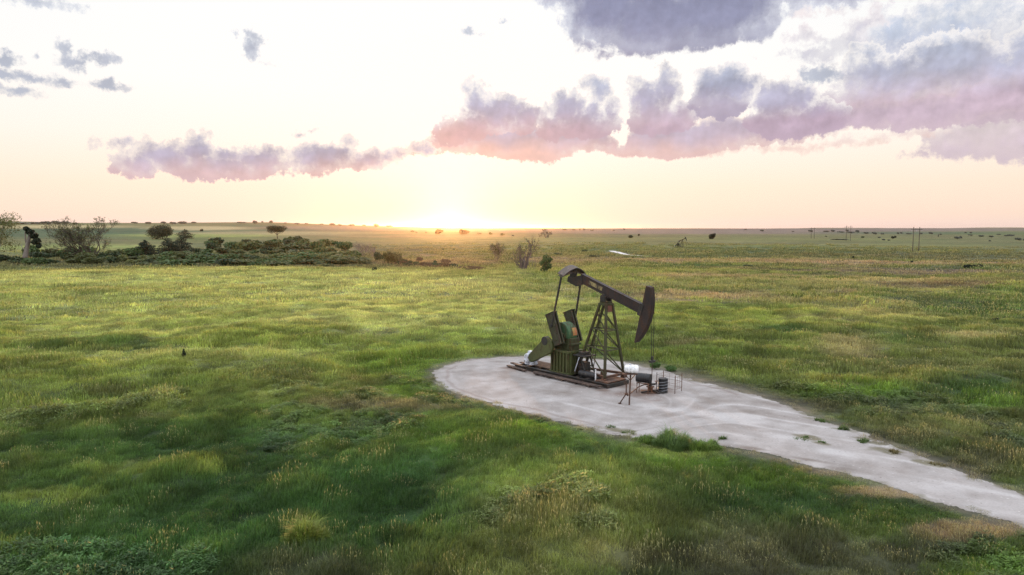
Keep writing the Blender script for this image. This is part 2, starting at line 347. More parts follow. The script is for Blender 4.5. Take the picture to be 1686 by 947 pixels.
# ------------------------------------------------------------------ what grows where (albedo, and how tall)
GREEN = np.array([0.092, 0.150, 0.036]); DEEP = np.array([0.042, 0.098, 0.029]); LUSH = np.array([0.125, 0.215, 0.026]); OLIVE = np.array([0.160, 0.178, 0.056])
YELLOW = np.array([0.270, 0.312, 0.080]); STRAW = np.array([0.380, 0.320, 0.165]); TAN = np.array([0.33, 0.24, 0.15]); BROWN = np.array([0.170, 0.130, 0.085]); DUSKY = np.array([0.100, 0.100, 0.055]); MAUVE = np.array([0.165, 0.135, 0.120])
PALE = np.array([0.430, 0.445, 0.175]); DARKW = np.array([0.040, 0.052, 0.022]); CROP = np.array([0.035, 0.085, 0.042])  # PALE: seed-head straw with the midfield's backlit sheen put into the colour
patches = [  # photo px, py, half width, half height, colour, strength
    (250, 830, 480, 200, GREEN, .6), (600, 955, 700, 40, DARKW, .6), (1380, 935, 340, 50, DARKW, .6), (330, 870, 120, 22, DARKW, .5), (640, 870, 60, 30, DARKW, .5), (500, 905, 120, 22, DARKW, .5), (300, 860, 620, 130, DEEP, .55), (1250, 880, 420, 90, DEEP, .45), (300, 540, 620, 110, YELLOW, .7), (300, 500, 560, 50, PALE, .5), (330, 458, 620, 16, PALE, .75), (760, 510, 300, 60, PALE, .65), (720, 468, 300, 18, PALE, .7), (520, 535, 200, 12, PALE, .4), (300, 585, 260, 14, PALE, .5), (90, 665, 140, 10, YELLOW, .7), (1380, 530, 500, 80, YELLOW, .40), (1480, 600, 420, 150, DUSKY, .30), (1250, 470, 500, 12, STRAW, .35), (1350, 500, 420, 10, TAN, .3),
    (150, 570, 130, 12, DEEP, .6), (560, 640, 190, 22, OLIVE, .4), (430, 610, 120, 20, DUSKY, .35), (660, 600, 110, 30, LUSH, .6), (690, 640, 60, 18, LUSH, .7), (640, 668, 120, 9, BROWN, .65), (760, 560, 120, 16, LUSH, .45),
    (200, 720, 260, 26, DEEP, .5), (220, 770, 110, 12, YELLOW, .45), (90, 810, 110, 12, YELLOW, .55), (330, 772, 40, 8, YELLOW, .5), (420, 840, 300, 60, DEEP, .75), (150, 900, 240, 50, DEEP, .6), (250, 690, 60, 10, BROWN, .3), (190, 640, 60, 8, BROWN, .35),
    (500, 868, 34, 26, YELLOW, .8), (580, 780, 170, 40, DEEP, .55), (640, 830, 100, 60, DEEP, .6), (520, 930, 120, 30, DUSKY, .6), (820, 720, 180, 24, LUSH, .35), (870, 703, 90, 9, LUSH, .8),
    (930, 800, 170, 40, YELLOW, .6), (960, 870, 230, 60, OLIVE, .8), (830, 920, 200, 50, OLIVE, .7), (1030, 910, 70, 22, STRAW, .2), (900, 850, 90, 22, STRAW, .2), (740, 800, 80, 20, DEEP, .5), (1000, 748, 60, 10, DEEP, .5),
    (1120, 770, 80, 20, LUSH, .7), (1090, 745, 90, 10, YELLOW, .5), (1250, 830, 120, 26, DEEP, .5), (1300, 790, 160, 18, LUSH, .5), (1330, 910, 260, 44, DUSKY, .8), (1150, 930, 140, 40, DUSKY, .6), (1480, 860, 110, 22, LUSH, .4), (1630, 930, 80, 30, LUSH, .5),
    (1470, 810, 80, 9, TAN, .8), (1610, 872, 90, 14, TAN, .85), (1370, 775, 60, 6, TAN, .6),
    (1180, 655, 120, 12, DUSKY, .7), (1300, 670, 110, 14, DUSKY, .75), (1450, 715, 160, 22, DUSKY, .9), (1600, 765, 130, 30, DUSKY, .95), (1560, 700, 180, 20, OLIVE, .5), (1400, 645, 130, 16, LUSH, .75), (1600, 640, 140, 20, DEEP, .65), (1640, 660, 80, 16, LUSH, .5),
    (1220, 617, 60, 9, YELLOW, .6), (1190, 585, 40, 6, LUSH, .7), (1130, 562, 70, 6, BROWN, .6), (1380, 570, 70, 18, STRAW, .75), (1420, 588, 40, 6, TAN, .6), (1310, 568, 60, 14, YELLOW, .5), (1350, 525, 210, 22, YELLOW, .7), (1430, 520, 130, 16, STRAW, .45), (1600, 560, 90, 8, STRAW, .6),
    (1290, 547, 40, 6, DEEP, .8), (1210, 505, 100, 7, DEEP, .4), (1180, 489, 150, 6, TAN, .6), (1600, 505, 130, 14, DEEP, .7), (1490, 562, 60, 8, DEEP, .5), (1600, 590, 160, 22, OLIVE, .5), (1330, 600, 260, 14, OLIVE, .5), (1450, 610, 200, 14, DUSKY, .4),
    (1110, 520, 90, 30, YELLOW, .5), (980, 480, 120, 12, TAN, .35), (1130, 455, 160, 5, TAN, .5), (1300, 461, 220, 3, STRAW, .4), (1390, 480, 50, 4, TAN, .6), (1600, 462, 180, 5, BROWN, .5),
    (1130, 438, 90, 5, DEEP, .9), (1240, 442, 120, 5, DUSKY, .9), (1480, 447, 160, 7, MAUVE, .8), (1350, 437, 120, 5, BROWN, .45), (1590, 440, 120, 4, DEEP, .5), (940, 432, 160, 8, BROWN, .5), (960, 447, 60, 3, STRAW, .6), (930, 439, 40, 5, TAN, .4),
    (300, 428, 640, 10, DUSKY, .9), (450, 408, 220, 14, DUSKY, .5), (600, 424, 120, 6, BROWN, .5), (740, 424, 90, 8, TAN, .5), (820, 400, 160, 14, OLIVE, .3),
    (130, 385, 320, 8, CROP, .85), (420, 371, 60, 4, CROP, .8), (330, 377, 60, 4, TAN, .6), (100, 373, 120, 2.5, STRAW, .6), (440, 380, 120, 2.5, TAN, .5), (520, 375, 110, 3, MAUVE, .7), (640, 376, 80, 3, MAUVE, .5), (330, 394, 120, 6, GREEN, .4),
    (1200, 382, 420, 4, MAUVE, .9), (1500, 378, 360, 2.6, MAUVE, .9), (1000, 379, 600, 2.5, MAUVE, .7), (1500, 383.5, 180, 2, CROP, .7), (1640, 385, 120, 2, DEEP, .4), (1100, 395, 500, 4, OLIVE, .4), (1250, 414, 300, 7, DEEP, .4), (1000, 408, 180, 8, OLIVE, .4), (1400, 431, 320, 2.5, TAN, .9), (1180, 427, 220, 2.5, TAN, .8), (1500, 447, 220, 7, MAUVE, .95), (1600, 470, 160, 5, BROWN, .9), (1150, 456, 220, 5, TAN, .85), (1330, 462, 280, 3, STRAW, .8), (1130, 489, 190, 7, TAN, .75), (1450, 420, 280, 3, DUSKY, .6), (960, 425, 140, 5, TAN, .6), (1350, 405, 340, 3, OLIVE, .5), (200, 380, 380, 5, CROP, .95), (330, 376, 90, 3.5, STRAW, .9), (60, 374, 160, 2.6, STRAW, .9), (450, 384, 200, 3, STRAW, .6), (330, 388, 160, 3, YELLOW, .6), (120, 408, 200, 6, YELLOW, .5),
]
def photo_px(x, y, z):
    yy = y * _c - (z - CAM_H) * _s; zz = y * _s + (z - CAM_H) * _c
    yy = np.where(yy < 1, 1, yy)
    return CX + FPX * x / yy, CY - FPX * zz / yy, yy
def cover(x, y, z, rd):
    """albedo (n,3) and relative height of what grows at each place"""
    r = np.hypot(x, y)
    big = fbm(x, y * 0.8, 34, 4, 21); mid = fbm(x * 0.8, y, 9, 4, 22); sm = fbm(x, y, 2.2, 3, 23); hue = fbm(x, y, 14, 3, 24)
    far = sstep(r, 120, 500)
    big = big * (1 - far) + far * (0.6 * fbm(x * 0.6, y, 260, 5, 25) + 0.5 * big)
    dry = np.clip(0.42 + 0.42 * big + 0.30 * mid + 0.16 * sm, 0, 1)[:, None]
    c = DEEP * (1 - dry) + OLIVE * dry
    c = c + (GREEN - c) * np.clip(0.45 + 0.6 * hue, 0, 1)[:, None] * 0.7
    c = c + (YELLOW - c) * (sstep(big + 0.5 * mid, 0.35, 1.1) * 0.45)[:, None]
    st1 = fbm(x * 0.45, y, 48, 4, 28); st2 = fbm(x * 0.5, y, 150, 4, 29); st3 = fbm(x * 0.6, y, 420, 4, 30)
    mfar = sstep(r, 130, 300)
    q1 = mfar * np.clip(sstep(st1 + 0.6 * st2, 0.0, 0.7), 0, 1) * 0.9; c = c + (DUSKY - c) * q1[:, None]
    q2 = mfar * np.clip(sstep(-st1 + 0.5 * st3, 0.25, 0.9), 0, 1) * 0.75; c = c + (YELLOW * 0.8 - c) * q2[:, None]
    q3 = mfar * np.clip(sstep(st3 - 0.4 * st1, 0.25, 0.8), 0, 1) * 0.8; c = c + (TAN - c) * q3[:, None]
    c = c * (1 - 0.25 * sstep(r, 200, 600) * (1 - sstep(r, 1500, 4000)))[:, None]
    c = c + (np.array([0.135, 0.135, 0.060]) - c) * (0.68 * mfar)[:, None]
    px, py, yy = photo_px(x, y, np.minimum(z, 40))
    wob = (0.42 * mid + 0.22 * sm + 0.25 * big) * (1 - 0.65 * sstep(r, 150, 500))
    for (a, b, rx, ry, colr, st) in patches:
        q = np.hypot((px - a) / (rx * 1.25), (py - b) / (ry * 1.35)) + wob * 0.8
        w = st * sstep(q, 1.05, 0.35) * (y > 5)
        c = c + (colr - c) * w[:, None]
    c = c * (1 + 0.38 * np.clip(fbm(x, y, 1.5, 2, 27), -1, 1) * (1 - far))[:, None]
    # beside the road: thin dead grass and dirt, more on the far side
    farside = sstep(rd + 0.5 * mid, 3.2, 0.2) * sstep(x - 0.0, 4, 14) * sstep(y - (43 - 0.62 * (x - 8)), -4, 3)
    c = c + (np.array([0.16, 0.135, 0.10]) - c) * (farside * 0.75)[:, None]
    edge = sstep(rd + 0.25 * sm, 0.9, 0.0)
    c = c + (np.array([0.30, 0.26, 0.21]) - c) * (edge * 0.6)[:, None]
    h = np.clip(0.95 + 0.75 * sm + 0.35 * mid + 0.2 * big, 0.66, 1.9)
    h *= 0.36 + 0.70 * sstep(rd, 0.0, 3.5)
    h *= 1 - 0.55 * farside
    dryness = np.clip((c[:, 0] / np.maximum(c[:, 1], 1e-4) - 0.80) / 0.5, 0, 1)
    return c, h, dryness

# ------------------------------------------------------------------ mesh helpers
def new_mesh(name, verts, faces_flat, loops_per, mat, parent=None, smooth=False, colors=None):
    """verts (n,3); faces_flat flat indices; loops_per int or array"""
    me = bpy.data.meshes.new(name)
    verts = np.asarray(verts, np.float32); faces_flat = np.asarray(faces_flat, np.int32).ravel()
    me.vertices.add(len(verts)); me.vertices.foreach_set('co', verts.ravel())
    if np.isscalar(loops_per): cnt = np.full(len(faces_flat) // loops_per, loops_per, np.int32)
    else: cnt = np.asarray(loops_per, np.int32)
    me.loops.add(len(faces_flat)); me.loops.foreach_set('vertex_index', faces_flat)
    me.polygons.add(len(cnt)); me.polygons.foreach_set('loop_start', np.concatenate([[0], np.cumsum(cnt)[:-1]]).astype(np.int32))
    me.polygons.foreach_set('loop_total', cnt)
    if smooth: me.polygons.foreach_set('use_smooth', np.ones(len(cnt), bool))
    me.update(calc_edges=True)
    if colors is not None:
        for an, cv in colors.items():
            at = me.attributes.new(an, 'FLOAT_COLOR', 'POINT')
            cv = np.asarray(cv, np.float32)
            if cv.shape[1] == 3: cv = np.concatenate([cv, np.ones((len(cv), 1), np.float32)], 1)
            at.data.foreach_set('color', cv.ravel())
    if mat is not None: me.materials.append(mat)
    o = bpy.data.objects.new(name, me); COL.objects.link(o)
    if parent is not None: o.parent = parent
    return o
def tag(o, label=None, cat=None, group=None, kind=None):
    for k, v in (('label', label), ('category', cat), ('group', group), ('kind', kind)):
        if v: o[k] = v
    return o
def mat(name):
    m = bpy.data.materials.new(name); m.use_nodes = True
    t = NT(m.node_tree)
    out = t.node('ShaderNodeOutputMaterial')
    return m, t, out

# ------------------------------------------------------------------ ground
def ground_material():
    m, t, out = mat('meadow_ground')
    at = t.node('ShaderNodeAttribute', attribute_name='veg')
    geo = t.node('ShaderNodeNewGeometry'); pos = geo.outputs['Position']
    n1 = t.noise(pos, 1.7, 6, 0.65); n2 = t.noise(t.vm('MULTIPLY', pos, (0.35, 0.5, 0.5)), 0.5, 6, 0.62); n3 = t.noise(t.vm('MULTIPLY', pos, (0.5, 1, 1)), 0.03, 7, 0.6)
    f = t.m('MULTIPLY', t.m('MULTIPLY', t.mr(n1, 0.25, 0.75, 0.62, 1.35), t.mr(n2, 0.25, 0.75, 0.6, 1.42)), t.mr(n3, 0.25, 0.75, 0.62, 1.40))
    c = t.vm('SCALE', at.outputs['Color'], scale=f)
    c = t.mix(t.ss(n2, 0.52, 0.75), c, t.vm('MULTIPLY', c, (1.25, 1.05, 0.9)))
    p = t.node('ShaderNodeBsdfPrincipled'); t.put(p.inputs['Base Color'], c); p.inputs['Roughness'].default_value = 0.9; p.inputs['Specular IOR Level'].default_value = 0.15
    # standing grass catches the low light the way a smooth sheet cannot
    b = t.node('ShaderNodeBump'); b.inputs['Strength'].default_value = 1.0; b.inputs['Distance'].default_value = 0.6
    t.put(b.inputs['Height'], t.m('ADD', n2, t.m('MULTIPLY', n1, 0.35))); t.l.new(b.outputs[0], p.inputs['Normal'])
    t.l.new(p.outputs[0], out.inputs[0])
    return m
def build_ground():
    a1 = np.arange(-50, 50.01, 0.26); a2 = np.arange(54, 307, 4.0)
    ang = np.radians(np.concatenate([a1, a2]))
    rr = [1.0]
    while rr[-1] < 14: rr.append(rr[-1] + 0.8)
    while rr[-1] < 70: rr.append(rr[-1] + 0.22)
    while rr[-1] < 14000: rr.append(rr[-1] * 1.0075)
    rr = np.array(rr); nr, na = len(rr), len(ang)
    Rg, A = np.meshgrid(rr, ang, indexing='ij')
    x = (Rg * np.sin(A)).ravel(); y = (Rg * np.cos(A)).ravel()
    rd = road_dist_near(x, y)
    z = height(x, y, rd)
    inside = road_edge(x, y, rd)
    z = z - 0.03 * sstep(inside, -0.05, -0.4)
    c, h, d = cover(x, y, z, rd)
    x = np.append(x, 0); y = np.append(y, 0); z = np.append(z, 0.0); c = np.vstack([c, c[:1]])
    i = np.arange(nr - 1)[:, None] * na; j = np.arange(na)[None, :]; j2 = (j + 1) % na
    q = np.stack([i + j, i + na + j, i + na + j2, i + j2], -1).reshape(-1, 4)[:, ::-1]
    tri = np.stack([np.full(na, len(x) - 1), np.arange(na), (np.arange(na) + 1) % na], -1)[:, ::-1]
    fl = np.concatenate([q.ravel(), tri.ravel()]); cnt = np.concatenate([np.full(len(q), 4), np.full(len(tri), 3)])
    o = new_mesh('ground', np.stack([x, y, z], 1), fl, cnt, ground_material(), smooth=True, colors={'veg': c * (0.40 + 0.28 * sstep(np.hypot(x, y), 180, 420))[:, None]})  # ground colour darkened for the grass's own shade, most where tufts stand
    tag(o, kind='structure')
    return o
ground = build_ground()

# ------------------------------------------------------------------ caliche road
def road_material():
    m, t, out = mat('white_caliche')
    at = t.node('ShaderNodeAttribute', attribute_name='tone')
    geo = t.node('ShaderNodeNewGeometry'); pos = geo.outputs['Position']
    n1 = t.noise(pos, 9.0, 6, 0.7); n2 = t.noise(pos, 1.1, 5, 0.6)
    sep = t.node('ShaderNodeSeparateColor'); t.put(sep.inputs[0], at.outputs['Color'])
    c = t.mix(sep.outputs[0], lin(146, 138, 133), lin(206, 204, 205))
    c = t.mix(sep.outputs[1], c, lin(128, 106, 96))
    c = t.mix(sep.outputs[2], c, (0.21, 0.195, 0.13))
    vo = t.node('ShaderNodeTexVoronoi', feature='F1'); t.put(vo.inputs['Vector'], pos); vo.inputs['Scale'].default_value = 7.0
    sc = t.node('ShaderNodeSeparateColor'); t.put(sc.inputs[0], vo.outputs['Color'])
    stone = t.m('MULTIPLY', t.ss(vo.outputs['Distance'], 0.34, 0.2), t.ss(sc.outputs[0], 0.72, 0.8))
    c = t.mix(t.m('MULTIPLY', stone, 0.65), c, t.mix(sc.outputs[1], lin(112, 104, 100), lin(226, 224, 224)))
    c = t.vm('SCALE', t.vm('MULTIPLY', c, (0.59, 0.568, 0.552)), scale=t.m('MULTIPLY', t.mr(n1, 0.25, 0.75, 0.84, 1.12), t.mr(n2, 0.25, 0.75, 0.9, 1.08)))
    p = t.node('ShaderNodeBsdfPrincipled'); t.put(p.inputs['Base Color'], c); p.inputs['Roughness'].default_value = 0.95; p.inputs['Specular IOR Level'].default_value = 0.1
    b = t.node('ShaderNodeBump'); b.inputs['Strength'].default_value = 0.35; b.inputs['Distance'].default_value = 0.03
    t.put(b.inputs['Height'], n1); t.l.new(b.outputs[0], p.inputs['Normal'])
    t.l.new(p.outputs[0], out.inputs[0])
    return m
def build_road():
    s = 0.085
    gx = np.arange(-8, 40, s); gy = np.arange(14, 56, s)
    X, Y = np.meshgrid(gx, gy, indexing='ij')
    jx = X + s * 0.7 * (_h(np.round(X / s), np.round(Y / s), 3) - 0.5); jy = Y + s * 0.7 * (_h(np.round(X / s), np.round(Y / s), 4) - 0.5)
    x, y = jx.ravel(), jy.ravel()
    rd = road_dist(x, y); e = road_edge(x, y, rd)
    ok = (e < 0).reshape(X.shape)
    cell = ok[:-1, :-1] & ok[1:, :-1] & ok[:-1, 1:] & ok[1:, 1:]
    I, J = np.nonzero(cell); ny = len(gy)
    q = np.stack([I * ny + J, (I + 1) * ny + J, (I + 1) * ny + J + 1, I * ny + J + 1], 1)
    used, inv = np.unique(q, return_inverse=True)
    x, y, rd, e = x[used], y[used], rd[used], e[used]
    # tone: pale wheel-polished bands running along the road, a worn ring round the pad
    side = (x - 8.5) * 0.57 + (y - 40) * 0.82                      # across the road
    along = (x - 8.5) * 0.82 - (y - 40) * 0.57
    ring = -rd
    on_road = sstep(along, 0, 6)
    coord = ring * (1 - on_road) + (side * 1.0) * on_road
    tr = 0.5 + 0.5 * np.sin(coord * 2.3 + 0.9 * fbm(x, y, 9, 2, 41)) 
    n = fbm(x * 0.35 + y * 0.25, y * 1.2 - x * 0.6, 3.0, 5, 42)
    rut = np.exp(-((np.mod(coord + 0.25 * fbm(x, y, 8, 2, 49), 1.9) - 0.95) / 0.16) ** 2)
    tone = np.clip(0.50 + 0.16 * (tr - 0.5) + 0.20 * n + 0.20 * fbm(x, y, 0.8, 3, 43) + 0.30 * rut * (0.4 + fbm(x, y, 5, 2, 50)), 0, 1)
    for (px, py, rx, ry, v) in [(1215, 690, 75, 14, .5), (1150, 680, 80, 10, .3), (1060, 668, 60, 9, .45), (1370, 745, 120, 12, .3), (1310, 722, 70, 10, .45), (1560, 800, 120, 14, .25), (1640, 845, 60, 10, .4), (1250, 740, 60, 5, -.55), (1330, 757, 60, 5, -.5), (1400, 775, 50, 5, -.3), (790, 622, 70, 20, .1)]:
        P = flat(px, py); hx = size_at(P, rx); hy = max(hx * ry / rx * 4.5, .5)
        u = (x - P[0]) * 0.86 - (y - P[1]) * 0.5; w = (x - P[0]) * 0.5 + (y - P[1]) * 0.86
        tone = tone + v * sstep(np.hypot(u / hx, w / hy * 1.6) + 0.5 * n, 1.0, 0.2)
    tone = np.clip(tone, 0, 1)
    # oil and rust stain round the wellhead, skid and the dirty outer rim
    st = sstep(np.hypot((x - 8.0) / 2.6, (y - 41.0) / 1.9) + 0.5 * fbm(x, y, 1.5, 4, 44), 1.0, 0.1) * 0.75
    ax, ay = math.cos(R(-48)), math.sin(R(-48))
    u = (x - 8.44) * ax + (y - 40.98) * ay; w = -(x - 8.44) * ay + (y - 40.98) * ax
    st = np.maximum(st, 0.55 * sstep(np.maximum(np.abs(u + 6.8) - 4.4, np.abs(w + 0.3) - 1.1) + 0.4 * fbm(x, y, 1.2, 3, 45), 0.7, -0.1))
    st = np.maximum(st, 0.35 * sstep(np.abs(ring - 0.75 + 0.2 * n), 0.22, 0.02) * (along < 4))
    veg = sstep(e + 0.3 * fbm(x, y, 0.5, 3, 46), -0.35, 0.05) * 0.7
    # green strip of weeds and dirt islands near the far edge of the road
    for (px, py, rx, ry) in [(1326, 720, 34, 4), (1352, 730, 18, 3), (1350, 690, 26, 5), (1390, 703, 16, 5), (1420, 722, 16, 4), (1480, 745, 44, 6), (1530, 763, 34, 5), (1440, 730, 24, 4), (1375, 706, 22, 4), (1030, 711, 30, 4), (1010, 706, 24, 3)]:
        P = flat(px, py); hx = size_at(P, rx)
        u2 = (x - P[0]) * 0.86 - (y - P[1]) * 0.5; w2 = (x - P[0]) * 0.5 + (y - P[1]) * 0.86
        veg = np.maximum(veg, 0.85 * sstep(np.hypot(u2 / hx, w2 / (hx * 0.45)) + 0.6 * fbm(x, y, 0.7, 4, 47), 1.0, 0.3))
    o = new_mesh('gravel_road', np.stack([x, y, 0.006 + 0.012 * fbm(x, y, 1.2, 3, 48) * 0.4 + 0.0 * x], 1), inv.reshape(-1, 4), 4, road_material(), smooth=True, colors={'tone': np.stack([tone, st, veg], 1)})
    tag(o, kind='structure')
build_road()

# ------------------------------------------------------------------ grass
def grass_material():
    m, t, out = mat('prairie_grass')
    at = t.node('ShaderNodeAttribute', attribute_name='veg', attribute_type='INSTANCER')
    ti = t.node('ShaderNodeAttribute', attribute_name='tint')
    oi = t.node('ShaderNodeObjectInfo')
    sep = t.node('ShaderNodeSeparateColor'); t.put(sep.inputs[0], ti.outputs['Color'])
    f = t.m('MULTIPLY', t.mr(sep.outputs[0], 0, 1, 0.62, 1.45), t.mr(oi.outputs['Random'], 0, 1, 0.85, 1.18))
    c = t.vm('SCALE', at.outputs['Color'], scale=f)
    c = t.mix(t.m('MULTIPLY', sep.outputs[2], 0.75), c, (0.36, 0.345, 0.17))
    p = t.node('ShaderNodeBsdfPrincipled'); t.put(p.inputs['Base Color'], c); p.inputs['Roughness'].default_value = 0.55; p.inputs['Specular IOR Level'].default_value = 0.3
    tr = t.node('ShaderNodeBsdfTranslucent'); t.put(tr.inputs[0], t.vm('MULTIPLY', c, (1.25, 1.2, 0.7)))
    mx = t.node('ShaderNodeMixShader'); mx.inputs[0].default_value = 0.42
    t.l.new(p.outputs[0], mx.inputs[1]); t.l.new(tr.outputs[0], mx.inputs[2]); t.l.new(mx.outputs[0], out.inputs[0])
    return m
M_GRASS = grass_material()
TUFTS = bpy.data.collections.new('grass_tufts')
def tuft(name, n, radius, lmin, lmax, width, lean, seeds=0, leafy=False, seed=1):
    r = np.random.default_rng(seed)
    V, F, Cc = [], [], []
    def strip(pts, ws, side, col):
        b = len(V)
        for p, w in zip(pts, ws):
            V.append(p - side * w); V.append(p + side * w); Cc.append(col); Cc.append(col)
        for k in range(len(pts) - 1): F.append((b + 2 * k, b + 2 * k + 1, b + 2 * k + 3, b + 2 * k + 2))
    for i in range(n):
        rr = radius * math.sqrt(r.random()); th = r.random() * 6.283
        p = np.array([rr * math.cos(th), rr * math.sin(th), -0.04])
        L = r.uniform(lmin, lmax) * (1 - 0.35 * (rr / radius) ** 2)
        a = r.random() * 6.283; out = r.uniform(0.15, 1.0) * lean
        dirh = np.array([math.cos(a), math.sin(a), 0]) * out + np.array([0.16, 0.05, 0]) * lean
        side = np.array([-math.sin(a + r.normal(0, .8)), math.cos(a + r.normal(0, .8)), 0]); side /= np.linalg.norm(side)
        tint = (r.random(), 0, 0)
        if leafy:
            top = p + np.array([dirh[0] * L * .6, dirh[1] * L * .6, L])
            strip([p, top], [width * .3, width * .2], side, tint)
            for k in range(7):
                q = p + (top - p) * r.uniform(.25, 1.0); aa = r.random() * 6.283; w = width * r.uniform(1.2, 2.4)
                d = np.array([math.cos(aa), math.sin(aa), r.uniform(-.3, .7)]); sd_ = np.cross(d, [0, 0, 1]); sd_ /= np.linalg.norm(sd_) + 1e-6
                strip([q, q + d * w * 1.6, q + d * w * 3.2], [w * .25, w * .8, w * .05], sd_, (r.random(), 0, 0))
            continue
        up = np.array([0, 0, 1.0])
        p1 = p + L * (0.45 * up + 0.10 * dirh); p2 = p + L * (0.82 * up + 0.36 * dirh); p3 = p + L * (0.95 * up + 0.80 * dirh)
        if i < seeds:
            L *= 1.35; p1 = p + L * (0.5 * up + 0.06 * dirh); p2 = p + L * (0.85 * up + 0.2 * dirh); p3 = p + L * (1.0 * up + 0.42 * dirh)
            strip([p, p1, p2], [width * .35, width * .3, width * .25], side, (r.random(), 0, .55))
            strip([p2 - (p3 - p2) * .2, p2 + (p3 - p2) * .4, p3], [width * .3, width * 1.0, width * .15], side, (r.random(), 0, 1.0))
        else:
            strip([p, p1, p2, p3], [width * .6, width * .55, width * .4, width * .06], side, tint)
    me_o = new_mesh(name, np.array(V), np.array(F), 4, M_GRASS, colors={'tint': np.array(Cc)})
    COL.objects.unlink(me_o); TUFTS.objects.link(me_o)
# alphabetical order = instance index
tuft('grass_a', 100, 0.32, 0.18, 0.36, 0.0085, 0.55, 0, False, 1)
tuft('grass_b', 100, 0.34, 0.16, 0.34, 0.009, 0.70, 0, False, 2)
tuft('grass_c', 90, 0.34, 0.18, 0.36, 0.0085, 0.55, 12, False, 3)
tuft('grass_d', 80, 0.34, 0.20, 0.40, 0.0085, 0.50, 22, False, 4)
tuft('grass_e', 75, 0.36, 0.14, 0.34, 0.013, 0.4, 0, True, 5)
tuft('grass_f', 70, 0.70, 0.20, 0.40, 0.022, 0.65, 0, False, 6)
tuft('grass_g', 64, 0.70, 0.20, 0.42, 0.022, 0.6, 12, False, 7)
tuft('grass_h', 64, 1.4, 0.22, 0.48, 0.05, 0.7, 8, False, 8)
tuft('grass_i', 64, 2.4, 0.24, 0.52, 0.09, 0.7, 6, False, 9)
def build_grass():
    px_, py_, kind_, scl_ = [], [], [], []
    def ring(r0, r1, dens, half):
        n = int(dens * half * (r1 * r1 - r0 * r0))
        r = np.sqrt(rng.uniform(r0 * r0, r1 * r1, n)); a = rng.uniform(-half, half, n)
        return r * np.sin(a), r * np.cos(a)
    half = R(42)
    for (r0, r1, dens, lod) in [(14.5, 46, 11.0, 0), (46, 92, 3.0, 1), (92, 190, 0.62, 2), (190, 460, 0.17, 3)]:
        x, y = ring(r0, r1, dens, half)
        px_.append(x); py_.append(y); kind_.append(np.full(len(x), lod))
    x = np.concatenate(px_); y = np.concatenate(py_); lod = np.concatenate(kind_)
    rd = road_dist_near(x, y); e = road_edge(x, y, rd)
    c, h, dry = cover(x, y, np.zeros(len(x)), rd)
    farside = sstep(rd, 3.4, 0.6) * sstep(x, 4, 14) * sstep(y - (43 - 0.62 * (x - 8)), -4, 3)
    keep = (rng.random(len(x)) < np.where(e > 0.0, (0.45 + 0.55 * sstep(rd, 0.0, 1.8)) * (1 - 0.62 * farside), 0.16 * sstep(e, -0.7, 0.0)))
    px, py, _ = photo_px(x, y, 0 * x)
    TRK = [on_ground(*p) for p in [(1003, 413.2), (1012, 415), (1022, 418), (1034, 420.3), (1050, 421.5)]]
    for a_, b_ in zip(TRK[:-1], TRK[1:]):
        for k_ in np.linspace(0, 1, 12): keep &= np.hypot(x - a_[0] - (b_ - a_)[0] * k_, y - a_[1] - (b_ - a_)[1] * k_) > 4.5
    keep &= rng.random(len(x)) < 1 - 0.92 * sstep(np.hypot(x, y), 150, 460)
    keep &= ~((np.hypot((px - 640) / 95, (py - 669) / 9) < 1) & (rng.random(len(x)) < 0.6))
    x, y, lod, rd, c, h, dry = (v[keep] for v in (x, y, lod, rd, c, h, dry))
    z = height(x, y, rd)
    u = rng.random(len(x)); leafpatch = fbm(x, y, 7, 3, 61)
    seedy = u < (dry * 0.9 + 0.04)
    k0 = np.where(seedy, np.where(rng.random(len(x)) < .5, 2, 3), np.where((leafpatch > 0.25) & (dry < .12) & (rng.random(len(x)) < .30), 4, np.where(rng.random(len(x)) < .5, 0, 1)))
    k1 = np.where(seedy, 6, 5)
    kind = np.where(lod == 0, k0, np.where(lod == 1, k1, np.where(lod == 2, 7, 8))).astype(np.int32)
    scl = (h * rng.uniform(0.8, 1.25, len(x))).astype(np.float32)
    # a sprinkle of greener and paler individuals
    c = c * rng.uniform(0.74, 1.3, (len(x), 1)) * rng.uniform(0.94, 1.06, (len(x), 3))
    me = bpy.data.meshes.new('grass'); me.vertices.add(len(x)); me.vertices.foreach_set('co', np.stack([x, y, z], 1).astype(np.float32).ravel())
    def attr(n, typ, key, v):
        a = me.attributes.new(n, typ, 'POINT'); a.data.foreach_set(key, np.ascontiguousarray(v).ravel())
    attr('pick', 'INT', 'value', kind)
    attr('scl', 'FLOAT_VECTOR', 'vector', np.stack([0.7 + 0.45 * scl, 0.7 + 0.45 * scl, scl], 1).astype(np.float32))
    attr('rot', 'FLOAT_VECTOR', 'vector', np.stack([rng.normal(0, .07, len(x)), rng.normal(0, .07, len(x)), rng.normal(0.2, 0.9, len(x))], 1).astype(np.float32))
    attr('veg', 'FLOAT_COLOR', 'color', np.concatenate([c, np.ones((len(x), 1))], 1).astype(np.float32))
    me.materials.append(M_GRASS)
    o = bpy.data.objects.new('grass', me); COL.objects.link(o)
    tag(o, 'tall green and straw coloured prairie grass over the whole meadow', 'grass', kind='stuff')
    ng = bpy.data.node_groups.new('grass_scatter', 'GeometryNodeTree')
    ng.interface.new_socket('Geometry', in_out='INPUT', socket_type='NodeSocketGeometry'); ng.interface.new_socket('Geometry', in_out='OUTPUT', socket_type='NodeSocketGeometry')
    N = ng.nodes; L = ng.links
    gi = N.new('NodeGroupInput'); go = N.new('NodeGroupOutput')
